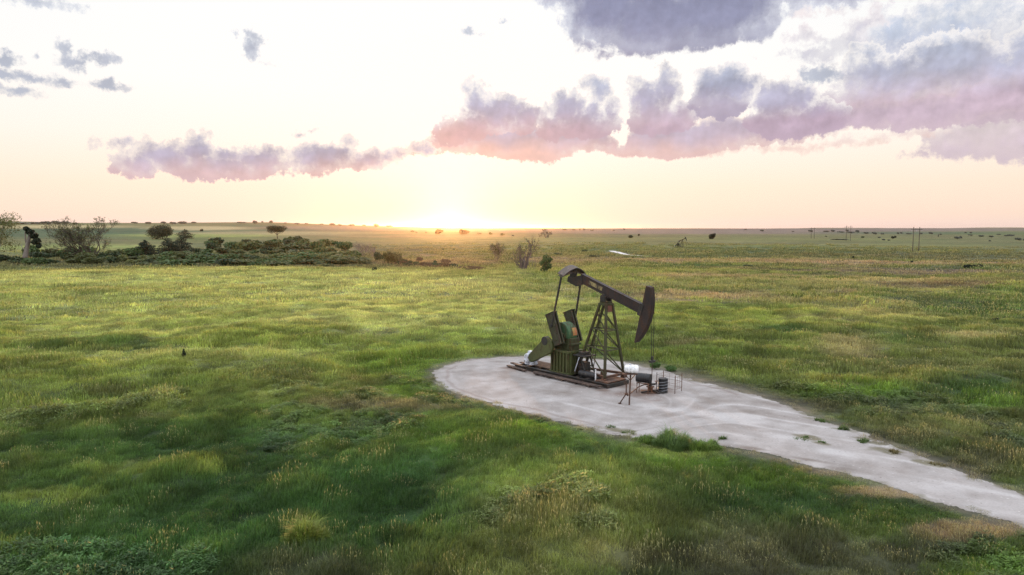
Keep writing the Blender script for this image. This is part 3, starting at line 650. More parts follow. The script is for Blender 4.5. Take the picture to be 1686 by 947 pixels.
    ci = N.new('GeometryNodeCollectionInfo'); ci.inputs[0].default_value = TUFTS; ci.inputs[1].default_value = True; ci.inputs[2].default_value = True
    ip = N.new('GeometryNodeInstanceOnPoints'); ip.inputs['Pick Instance'].default_value = True
    def named(n, dt):
        q = N.new('GeometryNodeInputNamedAttribute'); q.data_type = dt; q.inputs[0].default_value = n; return q.outputs[0]
    m2p = N.new('GeometryNodeMeshToPoints')
    L.new(gi.outputs[0], m2p.inputs[0]); L.new(m2p.outputs[0], ip.inputs['Points']); L.new(ci.outputs[0], ip.inputs['Instance'])
    L.new(named('pick', 'INT'), ip.inputs['Instance Index']); L.new(named('rot', 'FLOAT_VECTOR'), ip.inputs['Rotation']); L.new(named('scl', 'FLOAT_VECTOR'), ip.inputs['Scale'])
    L.new(ip.outputs[0], go.inputs[0])
    md = o.modifiers.new('scatter', 'NODES'); md.node_group = ng
    print('grass instances', len(x))
build_grass()

# ------------------------------------------------------------------ evening haze
def build_haze():
    X0, Y0, X1, Y1, Z0, Z1 = -14500, -14500, 14500, 14500, -14, 60
    v = [(a, b, c) for c in (Z0, Z1) for b in (Y0, Y1) for a in (X0, X1)]
    f = [(0, 2, 3, 1), (4, 5, 7, 6), (0, 1, 5, 4), (2, 6, 7, 3), (0, 4, 6, 2), (1, 3, 7, 5)]
    m, t, out = mat('evening_haze')
    p = t.node('ShaderNodeVolumePrincipled'); p.inputs['Color'].default_value = (1.0, 0.86, 0.76, 1)
    p.inputs['Density'].default_value = 0.000019; p.inputs['Anisotropy'].default_value = 0.90
    t.l.new(p.outputs[0], out.inputs['Volume'])
    o = new_mesh('haze', v, np.array(f), 4, m)
    tag(o, kind='stuff')
build_haze()

# ------------------------------------------------------------------ solid building blocks
class MB:
    """collects simple solids in one mesh"""
    def __init__(s): s.v = []; s.f = []
    def add(s, v, f):
        b = len(s.v); s.v += [tuple(p) for p in v]; s.f += [tuple(i + b for i in q) for q in f]
    def box(s, x0, x1, y0, y1, z0, z1):
        v = [(x, y, z) for z in (z0, z1) for y in (y0, y1) for x in (x0, x1)]
        s.add(v, [(0, 2, 3, 1), (4, 5, 7, 6), (0, 1, 5, 4), (2, 6, 7, 3), (0, 4, 6, 2), (1, 3, 7, 5)]); return s
    def bar(s, a, b, w, h=None, up=(0, 0, 1)):
        h = w if h is None else h
        a = Vector(a); b = Vector(b); d = (b - a).normalized(); u = Vector(up)
        if abs(d.dot(u)) > 0.97: u = Vector((1, 0, 0))
        x = d.cross(u).normalized(); y = x.cross(d).normalized()
        v = [p + x * (w / 2 * i) + y * (h / 2 * j) for p in (a, b) for (i, j) in ((-1, -1), (1, -1), (1, 1), (-1, 1))]
        s.add(v, [(0, 1, 2, 3), (7, 6, 5, 4), (0, 4, 5, 1), (1, 5, 6, 2), (2, 6, 7, 3), (3, 7, 4, 0)]); return s
    def angle(s, a, b, w, th=0.02, up=(0, 0, 1), flip=1):
        """steel angle section: two thin plates at right angles"""
        a = Vector(a); b = Vector(b); d = (b - a).normalized(); u = Vector(up)
        if abs(d.dot(u)) > 0.97: u = Vector((1, 0, 0))
        x = d.cross(u).normalized() * flip; y = x.cross(d).normalized() * flip
        s.bar(a + x * w / 2, b + x * w / 2, w if abs(x.dot(d.cross(u).normalized())) > .5 else th, th, up)
        s.bar(a + y * w / 2, b + y * w / 2, th, w, up); return s
    def tube(s, pts, rad, n=10, caps=True):
        pts = [Vector(p) for p in pts]; rad = [rad] * len(pts) if not hasattr(rad, '__len__') else rad
        v = []; f = []
        for i, p in enumerate(pts):
            d = (pts[min(i + 1, len(pts) - 1)] - pts[max(i - 1, 0)]).normalized()
            u = Vector((0, 0, 1)) if abs(d.z) < 0.9 else Vector((1, 0, 0))
            x = d.cross(u).normalized(); y = x.cross(d).normalized()
            for k in range(n):
                a = 2 * math.pi * k / n; v.append(p + x * (rad[i] * math.cos(a)) + y * (rad[i] * math.sin(a)))
        for i in range(len(pts) - 1):
            for k in range(n): f.append((i * n + k, i * n + (k + 1) % n, (i + 1) * n + (k + 1) % n, (i + 1) * n + k))
        if caps: f.append(tuple(range(n - 1, -1, -1))); f.append(tuple(range((len(pts) - 1) * n, len(pts) * n)))
        s.add(v, f); return s
    def prism(s, poly, t0, t1):
        """outline in (x,z), extruded across y"""
        n = len(poly); v = [(x, t0, z) for x, z in poly] + [(x, t1, z) for x, z in poly]
        f = [tuple(range(n)), tuple(range(2 * n - 1, n - 1, -1))] + [(i, i + n, (i + 1) % n + n, (i + 1) % n) for i in range(n)]
        s.add(v, f); return s
    def move(s, d):
        s.v = [tuple(Vector(p) + Vector(d)) for p in s.v]; return s
    def build(s, name, m, parent=None, bevel=0.0, smooth=False):
        me = bpy.data.meshes.new(name); me.from_pydata(s.v, [], s.f)
        import bmesh
        bm = bmesh.new(); bm.from_mesh(me); bmesh.ops.recalc_face_normals(bm, faces=bm.faces)
        if bevel: bmesh.ops.bevel(bm, geom=[e for e in bm.edges if e.calc_face_angle(0) > 0.5], offset=bevel, segments=1, affect='EDGES', clamp_overlap=True)
        bm.to_mesh(me); bm.free()
        if smooth:
            for p in me.polygons: p.use_smooth = True
        me.materials.append(m)
        o = bpy.data.objects.new(name, me); COL.objects.link(o)
        if parent is not None: o.parent = parent
        return o
def empty(name, loc, rz=0.0):
    o = bpy.data.objects.new(name, None); COL.objects.link(o); o.location = loc; o.rotation_euler = (0, 0, rz); o.empty_display_size = 0.3
    return o
def kids(o): return [c for c in bpy.data.objects if c.parent is o]
def copy_tree(o, parent=None):
    c = o.copy(); COL.objects.link(c)
    if parent is not None: c.parent = parent
    for ch in list(o.children): copy_tree(ch, c)
    return c

def paint_mat(name, base, rust, amount=0.45, scale=2.4, rough=0.6, metal=0.0, streak=True):
    m, t, out = mat(name)
    tc = t.node('ShaderNodeTexCoord'); p0 = tc.outputs['Object']
    pv = t.vm('MULTIPLY', p0, (1, 1, 0.35)) if streak else p0
    n = t.noise(pv, scale, 8, 0.68); n2 = t.noise(p0, scale * 4, 5, 0.6)
    f = t.ss(t.m('ADD', t.m('MULTIPLY', n, 0.75), t.m('MULTIPLY', n2, 0.25)), 0.62 - amount * 0.3, 0.70 - amount * 0.22)
    c = t.mix(f, base, rust)
    c = t.vm('SCALE', c, scale=t.m('MULTIPLY', t.mr(n2, 0.25, 0.75, 0.62, 1.4), t.mr(t.noise(pv, scale * 0.5, 3, 0.5), 0.3, 0.7, 0.75, 1.3)))
    p = t.node('ShaderNodeBsdfPrincipled'); t.put(p.inputs['Base Color'], c); t.put(p.inputs['Roughness'], t.mr(f, 0, 1, rough, 0.9)); p.inputs['Specular IOR Level'].default_value = 0.35; p.inputs['Metallic'].default_value = metal
    b = t.node('ShaderNodeBump'); b.inputs['Strength'].default_value = 0.35; b.inputs['Distance'].default_value = 0.02
    t.put(b.inputs['Height'], n2); t.l.new(b.outputs[0], p.inputs['Normal']); t.l.new(p.outputs[0], out.inputs[0])
    return m
M_BEAM = paint_mat('weathered_brown_steel', (0.024, 0.017, 0.0155), (0.042, 0.023, 0.015), 0.5)
M_OLIVE = paint_mat('faded_olive_paint', (0.044, 0.049, 0.019), (0.040, 0.026, 0.014), 0.5)
M_GREEN = paint_mat('faded_green_paint', (0.055, 0.064, 0.021), (0.040, 0.030, 0.015), 0.42)
M_BRIGHT = paint_mat('green_gear_paint', (0.042, 0.100, 0.042), (0.046, 0.036, 0.019), 0.55)
M_ORANGE = paint_mat('orange_paint', (0.36, 0.13, 0.05), (0.26, 0.18, 0.06), 0.5)
M_WEIGHT = paint_mat('dark_weight_paint', (0.036, 0.037, 0.019), (0.032, 0.021, 0.014), 0.5)
M_DARK = paint_mat('oily_black_steel', (0.022, 0.020, 0.018), (0.048, 0.030, 0.022), 0.4)
M_RUST = paint_mat('rusty_steel', (0.065, 0.035, 0.024), (0.110, 0.052, 0.030), 0.5)
M_BOARD = paint_mat('old_dark_boards', (0.050, 0.034, 0.028), (0.090, 0.060, 0.046), 0.5, 1.6, 0.9)
M_WHITE = paint_mat('white_plastic', (0.66, 0.66, 0.68), (0.42, 0.41, 0.39), 0.2, 2.0, 0.45, streak=False)
M_GREY = paint_mat('grey_blue_motor_paint', (0.50, 0.53, 0.60), (0.18, 0.17, 0.17), 0.45, 5.0, 0.5, streak=False)
M_YELLOW = paint_mat('faded_yellow_lettering', (0.26, 0.21, 0.09), (0.06, 0.045, 0.033), 0.6, 5.0)
M_REDBROWN = paint_mat('red_brown_primer', (0.150, 0.060, 0.042), (0.085, 0.045, 0.030), 0.4)
M_BLACK = paint_mat('black_plastic', (0.014, 0.014, 0.016), (0.05, 0.045, 0.04), 0.2, 3.0, 0.4, streak=False)

# ------------------------------------------------------------------ pumpjack
AX = R(-48); WELL = flat(1070.5, 645.5)
DS, DT = 6.8, 0.3
def pumpjack(loc, rz, tilt, crank_dir, label):
    root = empty('pumpjack', loc, rz)
    sh = lambda mb: mb.move((DS, DT, 0))
    B = lambda mb, n, m, par=root, bv=0.012, sm=False: sh(mb).build(n, m, par, bv, sm)
    # skid
    mb = MB()
    for t in (-1.22, 0.62):
        mb.box(-11.0, -2.3, t - .13, t + .13, 0.24, 0.27); mb.box(-11.0, -2.3, t - .13, t + .13, 0.02, 0.05); mb.box(-11.0, -2.3, t - .02, t + .02, 0.05, 0.24)
    for s in np.linspace(-10.8, -2.4, 10): mb.box(s - .08, s + .08, -1.2, .60, 0.06, 0.225)
    mb.box(-2.3, -2.22, -1.35, .75, 0.02, 0.27)
    B(mb, 'skid', M_DARK)
    mb = MB()
    for s, l, t, w in [(-10.9, 3.7, -.75, .24), (-10.7, 3.4, -.45, .22), (-11.1, 3.7, -.15, .22), (-10.9, 3.4, .15, .22), (-10.8, 3.2, .42, .2), (-8.6, 2.4, -1.62, .20), (-6.15, 1.9, -1.64, .22), (-4.2, 1.75, -1.62, .20), (-8.3, 2.9, -1.88, .2), (-5.3, 2.7, -1.87, .18)]:
        z = 0.30 if t > -1.3 else 0.11
        mb.box(s, s + l, t - w / 2, t + w / 2, z, z + .07)
    for s in (-8.1, -6.9, -5.7, -4.5, -3.3): mb.box(s, s + .12, -2.0, -1.38, 0.03, 0.105)
    for a, b, w in [((-11.5, -1.45, .10), (-9.3, -1.75, .12), .26), ((-11.7, -.9, .20), (-9.9, -1.3, .21), .24), ((-11.3, .9, .09), (-8.2, .95, .10), .22)]: mb.bar(a, b, w, .09)
    B(mb, 'timber_decking', M_BOARD)
    # tower base frame
    F1, F2, R1, R2 = (-2.95, -.80, .50), (-2.95, 1.12, .50), (-6.0, .05, .55), (-5.85, .55, .55)
    mb = MB()
    for a, b in ((F1, F2), (R1, F1), (R2, F2), (R1, R2)): mb.bar((a[0], a[1], .52), (b[0], b[1], .52), .12, .16)
    for s, t in ((-2.95, -.80), (-2.95, 1.12), (-5.95, .05), (-5.85, .55), (-4.4, -.3), (-4.4, .8)): mb.box(s - .16, s + .16, t - .16, t + .16, .25, .44)
    mb.box(-3.4, -2.35, -1.2, .60, .272, .36)
    B(mb, 'tower_base', M_RUST)
    tower = B(MB().box(-3.98, -3.26, -.33, .33, 5.05, 5.2).box(-3.9, -3.3, -.28, .28, 5.203, 5.3), 'tower', M_OLIVE)
    B(MB().box(-3.36, -3.30, -.30, .30, 4.62, 5.04), 'red_plate', M_REDBROWN, tower)
    T1, T2, T3, T4 = (-3.32, -.30, 5.16), (-3.32, .30, 5.16), (-3.92, -.2, 5.16), (-3.88, .2, 5.16)
    for a, b in ((F1, T1), (F2, T2), (R1, T3), (R2, T4)): B(MB().bar(a, b, .15, .15, (1, 0, 0)), 'leg', M_OLIVE, tower)
    lerp = lambda a, b, k: tuple(a[i] + (b[i] - a[i]) * k for i in range(3))
    mb = MB()
    K = [0.02, .36, .63, .86]
    for (a, at), (b, bt) in (((F1, T1), (F2, T2)), ((R1, T3), (F1, T1)), ((R2, T4), (F2, T2)), ((R1, T3), (R2, T4))):
        for k in K[1:3]: mb.bar(lerp(a, at, k), lerp(b, bt, k), .075, .075)
        if a is R1 and b is R2: continue
        for i in range(3):
            mb.bar(lerp(a, at, K[i + 1]), lerp(b, bt, K[i]), .07, .07) if a is not F1 else mb.bar(lerp(a, at, K[i + 1]), lerp(b, bt, K[i]), .07, .07)
    mb.bar(lerp(R1, T3, .36), lerp(F1, T1, .03), .06, .06)
    B(mb, 'brace', M_OLIVE, tower)
    mb = MB()
    for q in (-.14, .14): mb.bar((-4.75, .0 + q, .6), (-3.98, .0 + q, 4.8), .035)
    for i in range(15):
        k = (i + .5) / 15; mb.bar((-4.75 + .77 * k, -.14, .6 + 4.2 * k), (-4.75 + .77 * k, .14, .6 + 4.2 * k), .025)
    B(mb, 'ladder', M_OLIVE, tower, 0)
    # beam frame
    th = R(tilt); PV = (-3.6, 5.6)
    uv = lambda u, v: (PV[0] + u * math.cos(th) + v * math.sin(th), PV[1] - u * math.sin(th) + v * math.cos(th))
    mb = MB()
    mb.prism([uv(-2.35, .64), uv(2.95, .64), uv(2.95, .69), uv(-2.35, .69)], -.17, .17)
    mb.prism([uv(-2.05, .09), uv(2.95, .09), uv(2.95, .14), uv(-2.05, .14)], -.17, .17)
    mb.prism([uv(-2.2, .14), uv(2.95, .14), uv(2.95, .64), uv(-2.33, .64)], -.035, .035)
    for u in (-1.5, -.25, .25, 1.2, 2.2): mb.prism([uv(u - .015, .14), uv(u + .015, .14), uv(u + .015, .64), uv(u - .015, .64)], -.15, .15)
    for sgn in (-1, 1): mb.prism([uv(-2.3, .15), uv(2.93, .15), uv(2.93, .63), uv(-2.3, .63)], sgn * .145 - .006, sgn * .145 + .006)
    beam = B(mb, 'walking_beam', M_BEAM)
    mb = MB()
    mb.prism([uv(-1.55, .27), uv(-.35, .27), uv(-.35, .52), uv(-1.55, .52)], -.158, -.152)
    B(mb, 'lettering_panel', M_YELLOW, beam, 0)
    mb = MB(); mb.tube([(PV[0], -.36, PV[1]), (PV[0], .36, PV[1])], .17, 14); mb.prism([uv(-.3, -.02), uv(.3, -.02), uv(.22, .085), uv(-.22, .085)], -.2, .2)
    for q in (-.3, .3): mb.box(PV[0] - .2, PV[0] + .2, q - .07, q + .07, PV[1] - .30, PV[1] + .05)
    B(mb, 'saddle_bearing', M_DARK)
    mb = MB()
    mb.prism([uv(-3.36, -.26), uv(-2.5, -.28), uv(-2.02, .08), uv(-2.3, .60), uv(-2.62, .42), uv(-3.0, .12), uv(-3.4, .10)], -.20, .20)
    mb.prism([uv(-3.32, .10), uv(-2.92, .10), uv(-2.95, .62), uv(-3.3, .62)], -.16, .16)
    B(mb, 'tail_bearing', M_DARK)
    # arched equalizer
    n = 12; top = []; bot = []
    for i in range(n + 1):
        q = -1 + 2 * i / n; t = -.15 + q * 1.12
        vt = .92 - .52 * abs(q) ** 1.8; vb = .55 - .28 * abs(q) ** 1.5
        top.append((t, vt)); bot.append((t, vb))
    mb = MB()
    for i in range(n):
        for (u0, u1, lo, hi) in ((-3.42, -2.84, lambda i: top[i][1] - .05, lambda i: top[i][1]), (-3.17, -3.09, lambda i: bot[i][1], lambda i: top[i][1] - .05), (-3.30, -2.96, lambda i: bot[i][1] - .04, lambda i: bot[i][1])):
            v = []
            for k in (i, i + 1):
                for (u, vv) in ((u0, lo(k)), (u1, lo(k)), (u1, hi(k)), (u0, hi(k))):
                    s_, z_ = uv(u, vv); v.append((s_, top[k][0], z_))
            mb.add(v, [(0, 1, 2, 3), (7, 6, 5, 4), (0, 4, 5, 1), (1, 5, 6, 2), (2, 6, 7, 3), (3, 7, 4, 0)])
    mb.prism([uv(-3.4, .5), uv(-2.86, .5), uv(-2.86, .86), uv(-3.4, .86)], -.17, -.13)
    B(mb, 'equalizer', paint_eq, bv=0)
    # horsehead
    arc = []
    for i in range(25):
        a = R(-28.2 + (31.3 + 28.2) * i / 24); arc.append(uv(3.7 * math.cos(a), 3.7 * math.sin(a)))
    mb = MB(); mb.prism([uv(3.17, -1.74)] + arc + [uv(2.83, 1.90)], -.20, .20)
    head = B(mb, 'horsehead', M_BEAM)
    mb = MB(); mb.prism([uv(2.80, -.02), uv(3.1, -.02), uv(3.1, .75), uv(2.80, .75)], -.24, .24); B(mb, 'head_hinge', M_DARK, head)
    # bridle, carrier bar, rod
    a0 = math.atan2(0, 1) ; tang = th
    mb = MB()
    for q in (-.10, .10):
        pts = [(uv(3.71 * math.cos(R(g_)), 3.71 * math.sin(R(g_)))[0], q, uv(3.71 * math.cos(R(g_)), 3.71 * math.sin(R(g_)))[1]) for g_ in np.linspace(30, math.degrees(th), 14)]
        mb.tube(pts + [(PV[0] + 3.71, q, 1.95)], .018, 6)
    B(mb, 'bridle', M_DARK, bv=0)
    B(MB().box(PV[0] + 3.60, PV[0] + 3.82, -.2, .2, 1.84, 1.97).box(PV[0] + 3.66, PV[0] + 3.76, -.07, .07, 1.97, 2.22), 'carrier_bar', M_DARK)
    B(MB().tube([(PV[0] + 3.71, 0, 1.84), (PV[0] + 3.71, 0, .92)], .020, 8), 'polished_rod', M_RUST, bv=0)
    # pedestal and gear reducer
    mb = MB(); mb.box(-7.6, -6.0, -.92, .30, .28, 1.72)
    for s in np.linspace(-7.52, -6.08, 6): mb.box(s - .05, s + .05, -1.04, -.92, .34, 1.66)
    for t in (-.75, -.3, .15): mb.box(-6.0, -5.89, t - .05, t + .05, .34, 1.66)
    mb.box(-7.68, -5.9, -1.07, .42, .20, .34); mb.box(-7.68, -5.9, -1.07, .42, 1.66, 1.80)
    for s in (-7.15, -6.55): mb.box(s - .12, s + .12, -.935, -.915, .50, .62)
    B(mb, 'pedestal', M_GREEN)
    SH = (-6.76, 2.66)
    mb = MB(); mb.box(-7.62, -5.98, -.66, .10, 1.80, 2.62)
    mb.box(-7.75, -5.85, -.72, .16, 2.18, 2.30)
    mb.tube([(SH[0], -1.28, SH[1]), (SH[0], .72, SH[1])], .13, 14)
    mb.tube([(-7.5, -1.25, 2.3), (-7.5, .1, 2.3)], .09, 10)
    for s in (-7.4, -6.8, -6.2): mb.box(s - .04, s + .04, -.74, -.66, 1.8, 2.6)
    for s in np.linspace(-7.55, -6.05, 9):
        mb.tube([(s, -.745, 2.15), (s, -.745, 2.33)], .03, 6)
    mb.tube([(-6.76, -.80, 2.66), (-6.76, -.66, 2.66)], .30, 18); mb.tube([(-7.5, -.80, 2.3), (-7.5, -.66, 2.3)], .2, 14); mb.tube([(-6.2, -.70, 2.3), (-6.2, -.78, 2.1), (-6.2, -.78, 1.5)], .03, 6)
    B(mb, 'gear_reducer', M_OLIVE)
    def halfring(a0, a1, r, t0, t1, c=(-6.98, 2.84)):
        n = max(4, int(abs(a1 - a0) / 9))
        return [(c[0] + r * math.cos(R(a0 + (a1 - a0) * i / n)), c[1] + r * math.sin(R(a0 + (a1 - a0) * i / n))) for i in range(n + 1)]
    mb = MB(); mb.prism(halfring(-18, 198, .80, 0, 0), -.70, .12)
    hs = B(mb, 'gear_cover', M_BRIGHT, bv=0.03)
    mb = MB(); mb.prism(halfring(-4, 34, .812, 0, 0) + halfring(34, -4, .77, 0, 0), -.30, .10); B(mb, 'orange_band', M_ORANGE, hs, 0)
    # cranks with counterweights, pitman arms
    cd = Vector((crank_dir[0], 0, crank_dir[1])).normalized(); cp = Vector((-cd.z, 0, cd.x))
    S0 = Vector((SH[0], 0, SH[1]))
    for t, tp in ((-1.18, -1.42), (.60, .84)):
        cr = MB(); a = S0 + Vector((0, t, 0)) - cd * .35; b = S0 + Vector((0, t, 0)) + cd * 1.5
        cr.bar(a, b, .16, .36, cp)
        c_ = B(cr, 'crank', M_DARK)
        w = MB(); a = S0 + Vector((0, t, 0)) - cd * .48; b = S0 + Vector((0, t, 0)) + cd * 1.74
        pl = [a + cp * .33, b + cp * .39, b - cp * .39, a - cp * .33]
        w.prism([(p.x, p.z) for p in pl], t - .20, t - .085); w.prism([(p.x, p.z) for p in pl], t + .085, t + .20)
        w.bar(b - cp * .44, b + cp * .44, .46, .05, cd)
        w.prism([((a + (b - a) * k + cp * q).x, (a + (b - a) * k + cp * q).z) for k, q in ((.15, .15), (.8, .2), (.8, -.2), (.15, -.15))], t - .235, t - .20)
        for k in (.12, .35, .58, .8, .93):
            for q in (-.24, .24):
                p_ = a + (b - a) * k + cp * q; w.tube([(p_.x, t - .26, p_.z), (p_.x, t - .18, p_.z)], .045, 6)
        B(w, 'counterweight', M_WEIGHT, c_)
        pin = S0 + cd * .9
        es, ez = uv(-3.13, .36)
        pm = MB(); pm.bar((pin.x, tp, pin.z), (es, -.15 + (-1.0 if t < 0 else 1.0), ez), .11, .11, (1, 0, 0))
        pm.tube([(pin.x, t - (.1 if t < 0 else -.1), pin.z), (pin.x, tp - (.1 if t < 0 else -.1), pin.z)], .11, 10)
        B(pm, 'pitman_arm', M_DARK)
    # belt guard, motor, brake frame, cylinder
    mb = MB()
    gp = [(-9.32, 1.20), (-9.42, .98), (-9.30, .76), (-9.02, .70), (-7.15, 1.62), (-7.0, 2.0), (-7.12, 2.42), (-7.5, 2.66), (-7.88, 2.5)]
    mb.prism(gp, -1.46, -1.22); B(mb, 'belt_guard', M_GREEN, bv=.03)
    mb = MB(); mb.tube([(-7.75, -1.48, 2.36), (-7.75, -1.12, 2.36)], .30, 20); B(mb, 'pulley', M_DARK)
    mb = MB(); mb.tube([(-9.75, -1.25, .86), (-9.75, -1.18, .86), (-9.75, -.40, .86), (-9.75, -.32, .86)], [.26, .34, .34, .24], 18)
    mb.box(-10.1, -9.4, -1.1, -.45, .37, .58); mb.box(-9.9, -9.5, -1.0, -.7, 1.16, 1.34)
    for k in range(10):
        a = 2 * math.pi * k / 10; mb.bar((-9.75 + .35 * math.cos(a), -1.12, .86 + .35 * math.sin(a)), (-9.75 + .35 * math.cos(a), -.45, .86 + .35 * math.sin(a)), .04, .03)
    mo = B(mb, 'motor', M_GREY, bv=.02)
    B(MB().tube([(-9.75, -.32, .86), (-9.75, -.12, .86)], [.34, .28], 18), 'fan_cover', M_WHITE, mo)
    B(MB().tube([(-9.25, -1.34, .92), (-9.25, -1.15, .92)], .16, 14), 'motor_pulley', M_DARK)
    mb = MB()
    for t in (-.55, .35):
        mb.bar((-5.75, t, .28), (-5.35, t, 1.52), .09); mb.bar((-4.75, t, .28), (-5.25, t, 1.52), .09); mb.bar((-5.6, t, .8), (-4.95, t, .8), .06)
    mb.box(-5.85, -4.75, -.68, .48, 1.52, 1.60); mb.box(-5.6, -5.1, -.4, .2, 1.6, 1.78); mb.box(-5.65, -5.05, -.35, .2, .28, 1.1)
    B(mb, 'brake_frame', M_DARK)
    B(MB().bar((-5.62, -.72, .5), (-5.2, -.75, 1.5), .05), 'brake_lever', M_GREY)
    mb = MB(); mb.tube([(-4.95, -.98, .55), (-4.88, -.98, .55), (-3.62, -.98, .55), (-3.55, -.98, .55)], [.15, .20, .20, .15], 14)
    mb.box(-4.7, -4.6, -1.12, -.84, .28, .42); mb.box(-3.9, -3.8, -1.12, -.84, .28, .42)
    B(mb, 'black_cylinder', M_BLACK)
    B(MB().bar((-3.5, -1.05, .28), (-3.5, -1.05, 1.0), .06), 'marker_post', M_WHITE, bv=0)
    tag(root, label, 'pumpjack')
    return root
paint_eq = paint_mat('equalizer_paint', (0.075, 0.060, 0.048), (0.105, 0.082, 0.074), 0.5)
# place: the well sits at local (0,0) of the fitted frame
def frame_loc(well, rz): return (well[0] - DS * math.cos(rz) + DT * math.sin(rz), well[1] - DS * math.sin(rz) - DT * math.cos(rz), well[2])
pj = pumpjack(frame_loc((WELL[0], WELL[1], 0.008), AX), AX, 18.2, (-.38, .93), 'large dark green and rust brown pumpjack on the white caliche pad, horsehead tipped down')
g2 = on_ground(1117, 407)
pj2 = pumpjack((g2[0], g2[1], g2[2]), R(-40), -22, (-.7, -.7), 'tiny dark pumpjack far off in the green pasture, beam tipped up to the right')

pj2.scale = (.66, .66, .66)
# ------------------------------------------------------------------ well equipment
def at(px, py, z=0.0): return flat(px, py, z)
w = empty('wellhead', (WELL[0], WELL[1], 0.008)); tag(w, 'rusty wellhead with stuffing box below the rod of the large pumpjack', 'wellhead')
MB().tube([(0, 0, 0), (0, 0, .30)], .16, 14).tube([(0, 0, .30), (0, 0, .36)], .24, 16).box(-.5, .5, -.5, .5, .0, .03).build('casing', M_RUST, w, .006)
MB().tube([(0, 0, .36), (0, 0, .62)], .09, 12).tube([(-.32, 0, .48), (.32, 0, .48)], .06, 10).build('tee', M_DARK, w, .004)
MB().tube([(0, 0, .62), (0, 0, .80), (0, 0, .92)], [.10, .10, .06], 12).build('stuffing_box', M_RUST, w, .004)
v = MB().tube([(.36, 0, .48), (.36, 0, .66)], .035, 8).build('valve', M_RUST, w)
MB().tube([(.36, 0, .655), (.36, 0, .675)], .12, 12).build('handwheel', M_REDBROWN, v)
# flow line from the wellhead to the riser by the tank post
fl = MB(); Q = at(1031, 651, .5)
fl.tube([(WELL[0] - .33, WELL[1], .48), (WELL[0] - .8, WELL[1] - .5, .44), (Q[0] + .1, Q[1] + .1, .46), (Q[0], Q[1], .55), (Q[0], Q[1], 1.2)], .035, 8)
b2 = at(1020.5, 665); fl.tube([(Q[0], Q[1], .60), (b2[0], b2[1], .03)], .035, 8)
fl.tube([(Q[0] - .08, Q[1], .58), (Q[0] + .1, Q[1], .58)], .06, 10); fl.tube([(b2[0], b2[1], .01), (b2[0], b2[1], .06)], .09, 10)
tag(fl.build('flow_pipe', M_RUST), 'thin rusty pipe running low from the wellhead to a bent riser', 'pipe')
fl = MB(); e0 = (WELL[0] + .2, WELL[1] - .1, .12); e1 = at(1083, 647, .1)
fl.tube([e0, tuple(e1), tuple(at(1094, 646, .1))], .05, 8); fl.tube([(WELL[0] - .6, WELL[1] - .35, .06), (WELL[0] + .7, WELL[1] + .25, .06)], .06, 8)
tag(fl.build('ground_pipe', M_DARK), 'short dark pipes lying on the stained ground beside the wellhead', 'pipe')
# white tank on a post
P0 = at(1036, 667)
st = empty('tank_stand', (P0[0], P0[1], 0.008)); tag(st, 'brown steel post with a cradle carrying the white ribbed tank', 'stand')
MB().tube([(0, 0, 0), (0.06, .05, 1.77)], .045, 10).build('post', M_RUST, st)
MB().box(-.42, .42, -.2, .2, 1.77, 1.82).bar((-.3, 0, 1.79), (0.05, .04, 1.4), .04).bar((.34, 0, 1.79), (0.05, .04, 1.4), .04).build('cradle', M_RUST, st)
tk = empty('chemical_tank', (P0[0] + .10, P0[1] + .02, 1.83)); tk.rotation_euler = (0, 0, R(-14)); tag(tk, 'small white ribbed plastic tank lying on its post left of the wellhead', 'tank')
prof = [(-.46, .10), (-.43, .20), (-.38, .245), (-.33, .262), (-.25, .268), (-.235, .235), (-.205, .235), (-.19, .27), (-.06, .275), (-.045, .24), (-.015, .24), (0, .275), (.14, .272), (.155, .238), (.185, .238), (.2, .27), (.32, .262), (.38, .245), (.43, .20), (.46, .10)]
MB().tube([(x, 0, .27) for x, r_ in prof], [r_ for x, r_ in prof], 22).build('shell', M_WHITE, tk, smooth=True); tk.scale = (.88, .9, .9)
MB().tube([(-.1, 0, .53), (-.1, 0, .58)], .07, 12).build('cap', M_GREY, tk)
# black drums
def drum(name_parent, lying):
    prof = [(0, .27), (.01, .29), (.03, .285), (.27, .285), (.285, .30), (.30, .285), (.57, .285), (.585, .30), (.60, .285), (.85, .285), (.87, .29), (.88, .27)]
    MB().tube([(0, 0, z) for z, r_ in prof], [r_ for z, r_ in prof], 24).build('body', M_BLACK, name_parent, smooth=False)
    MB().tube([(.14, .05, .88), (.14, .05, .905)], .04, 10).build('bung', M_DARK, name_parent)
D1 = Vector((8.03, 40.95, .92))
d1 = empty('oil_drum', D1); d1.rotation_euler = (0, R(90), R(-30)); drum(d1, True); tag(d1, 'plain black drum lying sideways on a low rack beside the wellhead', 'drum')
axd = Vector((math.cos(R(-30)), math.sin(R(-30)), 0)); d1.location = D1 - axd * .44
rk = empty('drum_rack', (D1.x, D1.y, .008), R(-30)); tag(rk, 'thin dark steel rack under the sideways black drum', 'rack')
MB().box(-.38, .38, -.24, -.19, .60, .65).box(-.38, .38, .19, .24, .60, .65).box(-.38, -.33, -.24, .24, .56, .60).box(.33, .38, -.24, .24, .56, .60).build('cradle', M_RUST, rk)
for a, b in ((-1, -1), (1, -1), (1, 1), (-1, 1)): MB().bar((a * .35, b * .21, .58), (a * .37, b * .24, 0), .035).build('leg', M_RUST, rk)
D3 = at(1093, 648)
d3 = empty('oil_drum', (D3[0], D3[1] + .25, .008)); drum(d3, False); tag(d3, 'black upright drum with pale diagonal stripes inside the wire fence', 'drum')
mb = MB()
